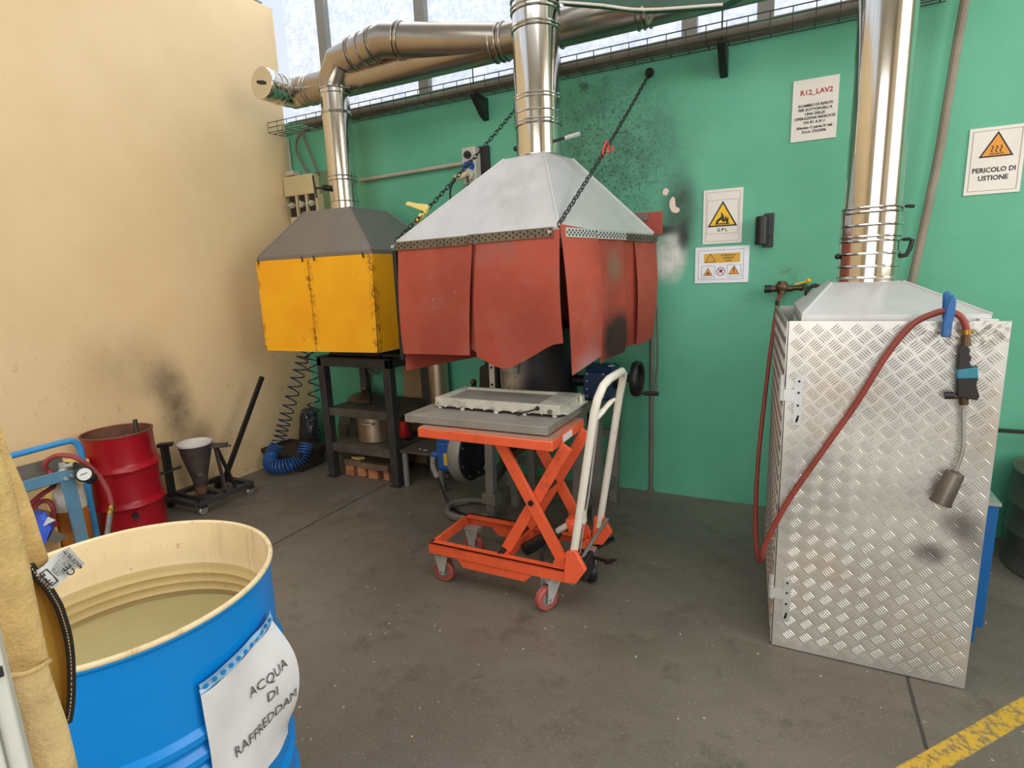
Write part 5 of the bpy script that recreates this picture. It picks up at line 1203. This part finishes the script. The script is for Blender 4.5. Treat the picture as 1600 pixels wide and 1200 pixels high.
# ------------------------------------------------------------------ blue water drum
DC = V((-1.226, .578, 0)); R = .291; ZR = .83
t = thing('water_drum', 'large open blue drum of cooling water in the left foreground', 'drum', DC)
prof = [(0,0),(R-.006,0),(R,.01),(R-.004,.03)]
for zc in (.16, .255, .35, .445, .485, .525, .565, .605): prof += [(R-.005, zc-.018), (R+.004, zc-.006), (R+.004, zc+.006), (R-.005, zc+.018)]
prof += [(R-.004, .70), (R-.003, ZR-.02), (R+.004, ZR-.012)]
obj('outer_shell', MB().lathe(prof+[(R+.004, ZR-.008), (R-.006, ZR-.008), (R-.006, .02), (0, .02)], DC, 96, closed=False), 'bluedrum', t)
prof = [(R-.007, ZR-.004)]
for zc in (.695, .672, .649, .60, .50): prof += [(R-.009, zc+.010), (R-.011, zc+.006), (R-.018, zc), (R-.009, zc-.009)]
obj('inner_lining', MB().lathe([(R-.006, ZR-.004)]+[(R-.010, .74)]+[(rr-.002, zz) for rr, zz in prof[1:]]+[(R-.011, .10), (0, .10), (0, .095), (R-.007, .095)], DC, 96, closed=False), 'cream', t)
obj('rolled_rim', MB().ring(DC+V((0,0,ZR-.004)), (0,0,1), R, .0055, 96, 10), 'cream', t)
obj('water', MB().lathe([(0, .720), (R-.0135, .720)], DC, 64, closed=False), 'water', t)
obj('sediment', MB().lathe([(0, .635), (R-.02, .635), (R-.02, .10), (0, .10)], DC, 64), 'mud', t)
# plastic-sleeved paper notice, wrapped round the shell
def onD(a, z, off=.006): return DC+V(((R+off)*math.cos(a), (R+off)*math.sin(a), z))
t = thing('paper_notice', 'paper notice in a plastic sleeve taped to the big blue drum', 'notice', onD(.4, .45))
A0, A1, Z0, Z1 = math.radians(-8.5), math.radians(29.5), .415, .716
rg_ = random.Random(5)
def wrap(a0, a1, z0, z1, off, nu=22, nv=14, wr=.0025, bulge=1.):
    rows = []
    for i in range(nv+1):
        r = []
        for j in range(nu+1):
            u, v = j/nu, i/nv; a = a0+(a1-a0)*u
            o_ = off+wr*(math.sin(9*u+6*v)+.6*math.sin(17*u-11*v))+bulge*.045*max(0, u-.55)/.45*math.sin(PI*min(1, v*1.1))
            r.append(onD(a, z1+(z0-z1)*v+.024*u, o_))
        rows.append(r)
    return rows
obj('paper_sheet', MB().sheet(wrap(A0, A1, Z0, Z1-.022, .010), .0015), 'papers', t)
st = obj('punched_strip', MB().sheet(wrap(A0, A1, Z1-.020, Z1, .010, nv=3, bulge=0), .0012), 'sleeve', t)
b = MB()
for i in range(11):
    a = A0+(A1-A0)*(i+.6)/11.5; p = onD(a, Z1-.010+.024*(i+.6)/11.5, .0122); ou = V((math.cos(a), math.sin(a), 0)); b.lathe([(0,0),(.0045,0),(.0045,.001),(0,.001)], p, 10, ou)
obj('strip_holes', b, 'bluedrum', st)
def wraptext(mb, s, size, ac, z, off=.0142, tw=0.):
    vs, fs = text(s, size, 'CENTER'); P = []
    for p in vs:
        a = ac+p.x/(R+.012); u = (a-A0)/(A1-A0); zz = z+p.y*1.3+.024*u; v = min(1, max(0, (Z1-.022-(z+p.y*1.3))/(Z1-.022-Z0)))
        o_ = off+.0025*(math.sin(9*u+6*v)+.6*math.sin(17*u-11*v))+.045*max(0, u-.55)/.45*math.sin(PI*min(1, v*1.1))
        P.append(onD(a, zz, o_))
    return mb.add(P, fs)
for s, z in (('ACQUA', .604), ('DI', .566), ('RAFFREDDAM', .518)): obj('lettering', wraptext(MB(), s, .0235, math.radians(17.2 if len(s) < 9 else 13.6), z), 'inkgrey', t)

# ------------------------------------------------------------------ leather jacket and locker at the left edge
az = math.radians(-67); nJ = V((math.sin(az), math.cos(az), 0)); sJ = V((math.cos(az), -math.sin(az), 0))
def jk(px, py, D): return atpl(px, py, CAM+nJ*D, nJ)
def loft(rows, D, depth, n=20, wob=.0, ph=0.):
    """soft tube whose silhouette runs through the given left/right points"""
    b = MB(); m = len(rows)
    for i, (lx, ly, rx, ry) in enumerate(rows):
        l, r_ = jk(lx, ly, D), jk(rx, ry, D); c = (l+r_)/2; h = (r_-l)/2
        for j in range(n):
            a = 2*PI*j/n; k_ = 1+wob*math.sin(3*a+ph+i*.9)*abs(math.sin(a))
            b.v.append(c+h*math.cos(a)-nJ*(h.length*depth*math.sin(a)*k_))
    for i in range(m-1):
        for j in range(n): b.f.append((i*n+j, i*n+(j+1) % n, (i+1)*n+(j+1) % n, (i+1)*n+j))
    b.f.append(tuple(range(n-1,-1,-1))); b.f.append(tuple((m-1)*n+j for j in range(n)))
    return b
DJ = .70
t = thing('leather_jacket', 'tan suede welding jacket hanging at the left edge before the blue drum', 'jacket', jk(30, 1150, DJ))
f1 = [(-150, 640, -22, 640), (-150, 690, -4, 690), (-145, 735, 16, 738), (-140, 800, 31, 803), (-120, 870, 44, 868), (-95, 930, 55, 925), (-55, 990, 67, 983), (-8, 1040, 76, 1026), (4, 1056, 77, 1034)]
obj('sleeve', loft(f1, DJ, .55, wob=.12), 'leather', t)
f2 = [(4, 1046, 72, 1028), (18, 1090, 88, 1078), (30, 1130, 106, 1130), (42, 1180, 118, 1180), (52, 1230, 128, 1230), (60, 1290, 138, 1290)]
obj('gauntlet_cuff', loft(f2, DJ+.006, .55, wob=.1), 'leatherl', t)
obj('cuff_seam', MB().tube(curve([jk(2, 1056, DJ-.06), jk(35, 1054, DJ-.066), jk(60, 1044, DJ-.05), jk(77, 1033, DJ-.01)], 5), .0024, 8), 'leather', t)
f3 = [(-60, 660, 2, 668), (-40, 705, 14, 705), (-20, 755, 37, 757), (0, 800, 53, 802), (20, 850, 67, 846), (30, 885, 76, 872), (40, 930, 70, 900), (50, 1000, 66, 980)]
obj('body_panel', loft(f3, DJ+.05, .35, wob=.15, ph=1), 'leather', t)
ob = [(47, 883), (60, 903), (74, 918), (85, 935), (93, 950), (99, 968), (104, 985), (108, 1005), (110.5, 1027), (111.5, 1050), (111.5, 1083), (109.5, 1108), (106, 1128)]
lf = [(30, 883), (32, 905), (34, 920), (36, 940), (40, 960), (44, 980), (50, 1000), (56, 1015), (62, 1030), (68, 1050), (74, 1083), (82, 1108), (90, 1130)]
rows = []
for (rx, ry), (lx, ly) in zip(ob, lf):
    rows.append([jk(lx+(rx-lx)*u, ly+(ry-ly)*u, DJ+.035+.012*math.sin(PI*u)) for u in (0, .2, .4, .6, .8, 1)])
fl_o = obj('front_flap', MB().sheet(rows, .004), 'canvas', t)
obj('edge_piping', MB().tube(curve([jk(x_, y_, DJ+.033) for x_, y_ in ob], 4), .0042, 8), 'piping', fl_o)
b = MB()
cv = curve([jk(x_, y_, DJ+.028) for x_, y_ in ob], 8)
for i in range(0, len(cv)-1, 2): b.bar(cv[i], cv[i+1], .0008, .0008)
obj('stitching', b, 'leatherl', fl_o)
ql = [jk(53, 893, DJ+.03), jk(108, 853, DJ+.05), jk(133, 880, DJ+.055), jk(80, 920, DJ+.03)]
rows = [[lerp(ql[0], ql[1], u/8)+(-nJ)*(.004*math.sin(u*.9)) for u in range(9)], [lerp(lerp(ql[0], ql[3], .5), lerp(ql[1], ql[2], .5), u/8)+(-nJ)*(.004*math.sin(u*.9)+.003) for u in range(9)], [lerp(ql[3], ql[2], u/8)+(-nJ)*(.004*math.sin(u*.9)) for u in range(9)]]
lb = obj('care_label', MB().sheet(rows, .0006), 'tag', t)
# label print: reads down the tag, lines across its width
lu = (ql[0]-ql[3]); LW = lu.length; lu.normalize(); ld = ((ql[1]-ql[0])); LL = ld.length; ld.normalize()
b = MB(); o_ = ql[3]-nJ*.0055
def lt(s, size, along, across, bold=0.):
    # text runs from the lower edge towards the upper edge of the strip
    put_text(b, s, size, o_+ld*(LL*along)+lu*(LW*across), lu, -ld, 'CENTER', bold)
lt('MADE IN IT', .0053, .92, .5, .0001)
for i, s in enumerate(('Prodotto da', 'EN ISO 11611', 'EN 340 cat. II', 'Taglia XL')): lt(s, .0034, .85-.07*i, .64)
lt('CE', .0105, .72, .22, .0002)
for i, s in enumerate(('100% crosta', 'non lavare', 'made for', 'welding')): lt(s, .0034, .55-.06*i, .5)
lt('I N E', .0068, .155, .5, .0003)
c4 = [o_+ld*(LL*a)+lu*(LW*c_) for a, c_ in ((.08,.16),(.08,.84),(.27,.84),(.27,.16))]
for i in range(4): b.bar(c4[i], c4[(i+1) % 4], .0008, .0012, nJ)
obj('label_print', b, 'ink', lb)
pe = jk(24, 1110, .60); pe.z = 0
t = thing('locker_door', 'white painted panel edge at the bottom left corner beside the jacket', 'locker', pe)
obj('door_panel', MB().prism([pe, pe-sJ*.5, pe-sJ*.5+V((0,0,1.75)), pe+V((0,0,1.75))], nJ*.03), 'whitepanel', t, bevel=.002)
gq = pe-sJ*.012-nJ*.001
obj('edge_groove', MB().bar(gq, gq+V((0,0,1.75)), .0016, .0016, nJ), 'fan', t)
lq = jk(0, 1050, .598)
obj('lock_slot', MB().bar(lq-sJ*.012, lq+sJ*.002, .004, .008), 'ink', t)
hq = pe-sJ*.10+V((0,0,1.30))
obj('coat_hook', MB().tube([hq+nJ*.03, hq+nJ*.09, hq+nJ*.115+V((0,0,.03))], .006, 8), 'zinc', t)

# ------------------------------------------------------------------ light and camera
def area(name, loc, rot, sx_, sy_, power, col):
    l = bpy.data.lights.new(name, 'AREA'); l.shape = 'RECTANGLE'; l.size = sx_; l.size_y = sy_; l.energy = power; l.color = col
    o = bpy.data.objects.new(name, l); COL.objects.link(o); o.location = loc; o.rotation_euler = rot; return o
area('window_daylight', (-1.5, 3.42, 3.75), (math.radians(-62), 0, 0), 4.2, 1.6, 40, (.90, .96, 1))
area('side_daylight', (3.9, .9, 2.7), (0, math.radians(90), 0), 2.6, 3.0, 135, (1, .98, .95))
area('overhead_fill', (-.2, -.6, 4.6), (0, 0, 0), 4.5, 3.0, 105, (.95, .98, 1))  # added fill lamp under the closed ceiling, out of view
area('camera_side_fill', (.6, -4.6, 2.0), (math.radians(84), 0, math.radians(4)), 4.0, 3.4, 150, (.95, .98, 1))  # added fill lamp behind the camera; the front wall has no opening
w = bpy.data.worlds.new('World'); scene.world = w; w.use_nodes = True
w.node_tree.nodes['Background'].inputs[0].default_value = (.8, .88, 1, 1); w.node_tree.nodes['Background'].inputs[1].default_value = 1.0
cam = bpy.data.cameras.new('Camera'); co = bpy.data.objects.new('Camera', cam); COL.objects.link(co)
cam.sensor_width = 36; cam.lens = FPX/1600*36; cam.clip_start = .02
co.matrix_world = Matrix(((RT.x, UP.x, -FW.x, CAM.x), (RT.y, UP.y, -FW.y, CAM.y), (RT.z, UP.z, -FW.z, CAM.z), (0, 0, 0, 1)))
scene.camera = co
scene.view_settings.view_transform = 'Standard'; scene.view_settings.look = 'None'
scene.view_settings.exposure = 0.0; scene.view_settings.gamma = 1.0; scene.view_settings.use_curve_mapping = False
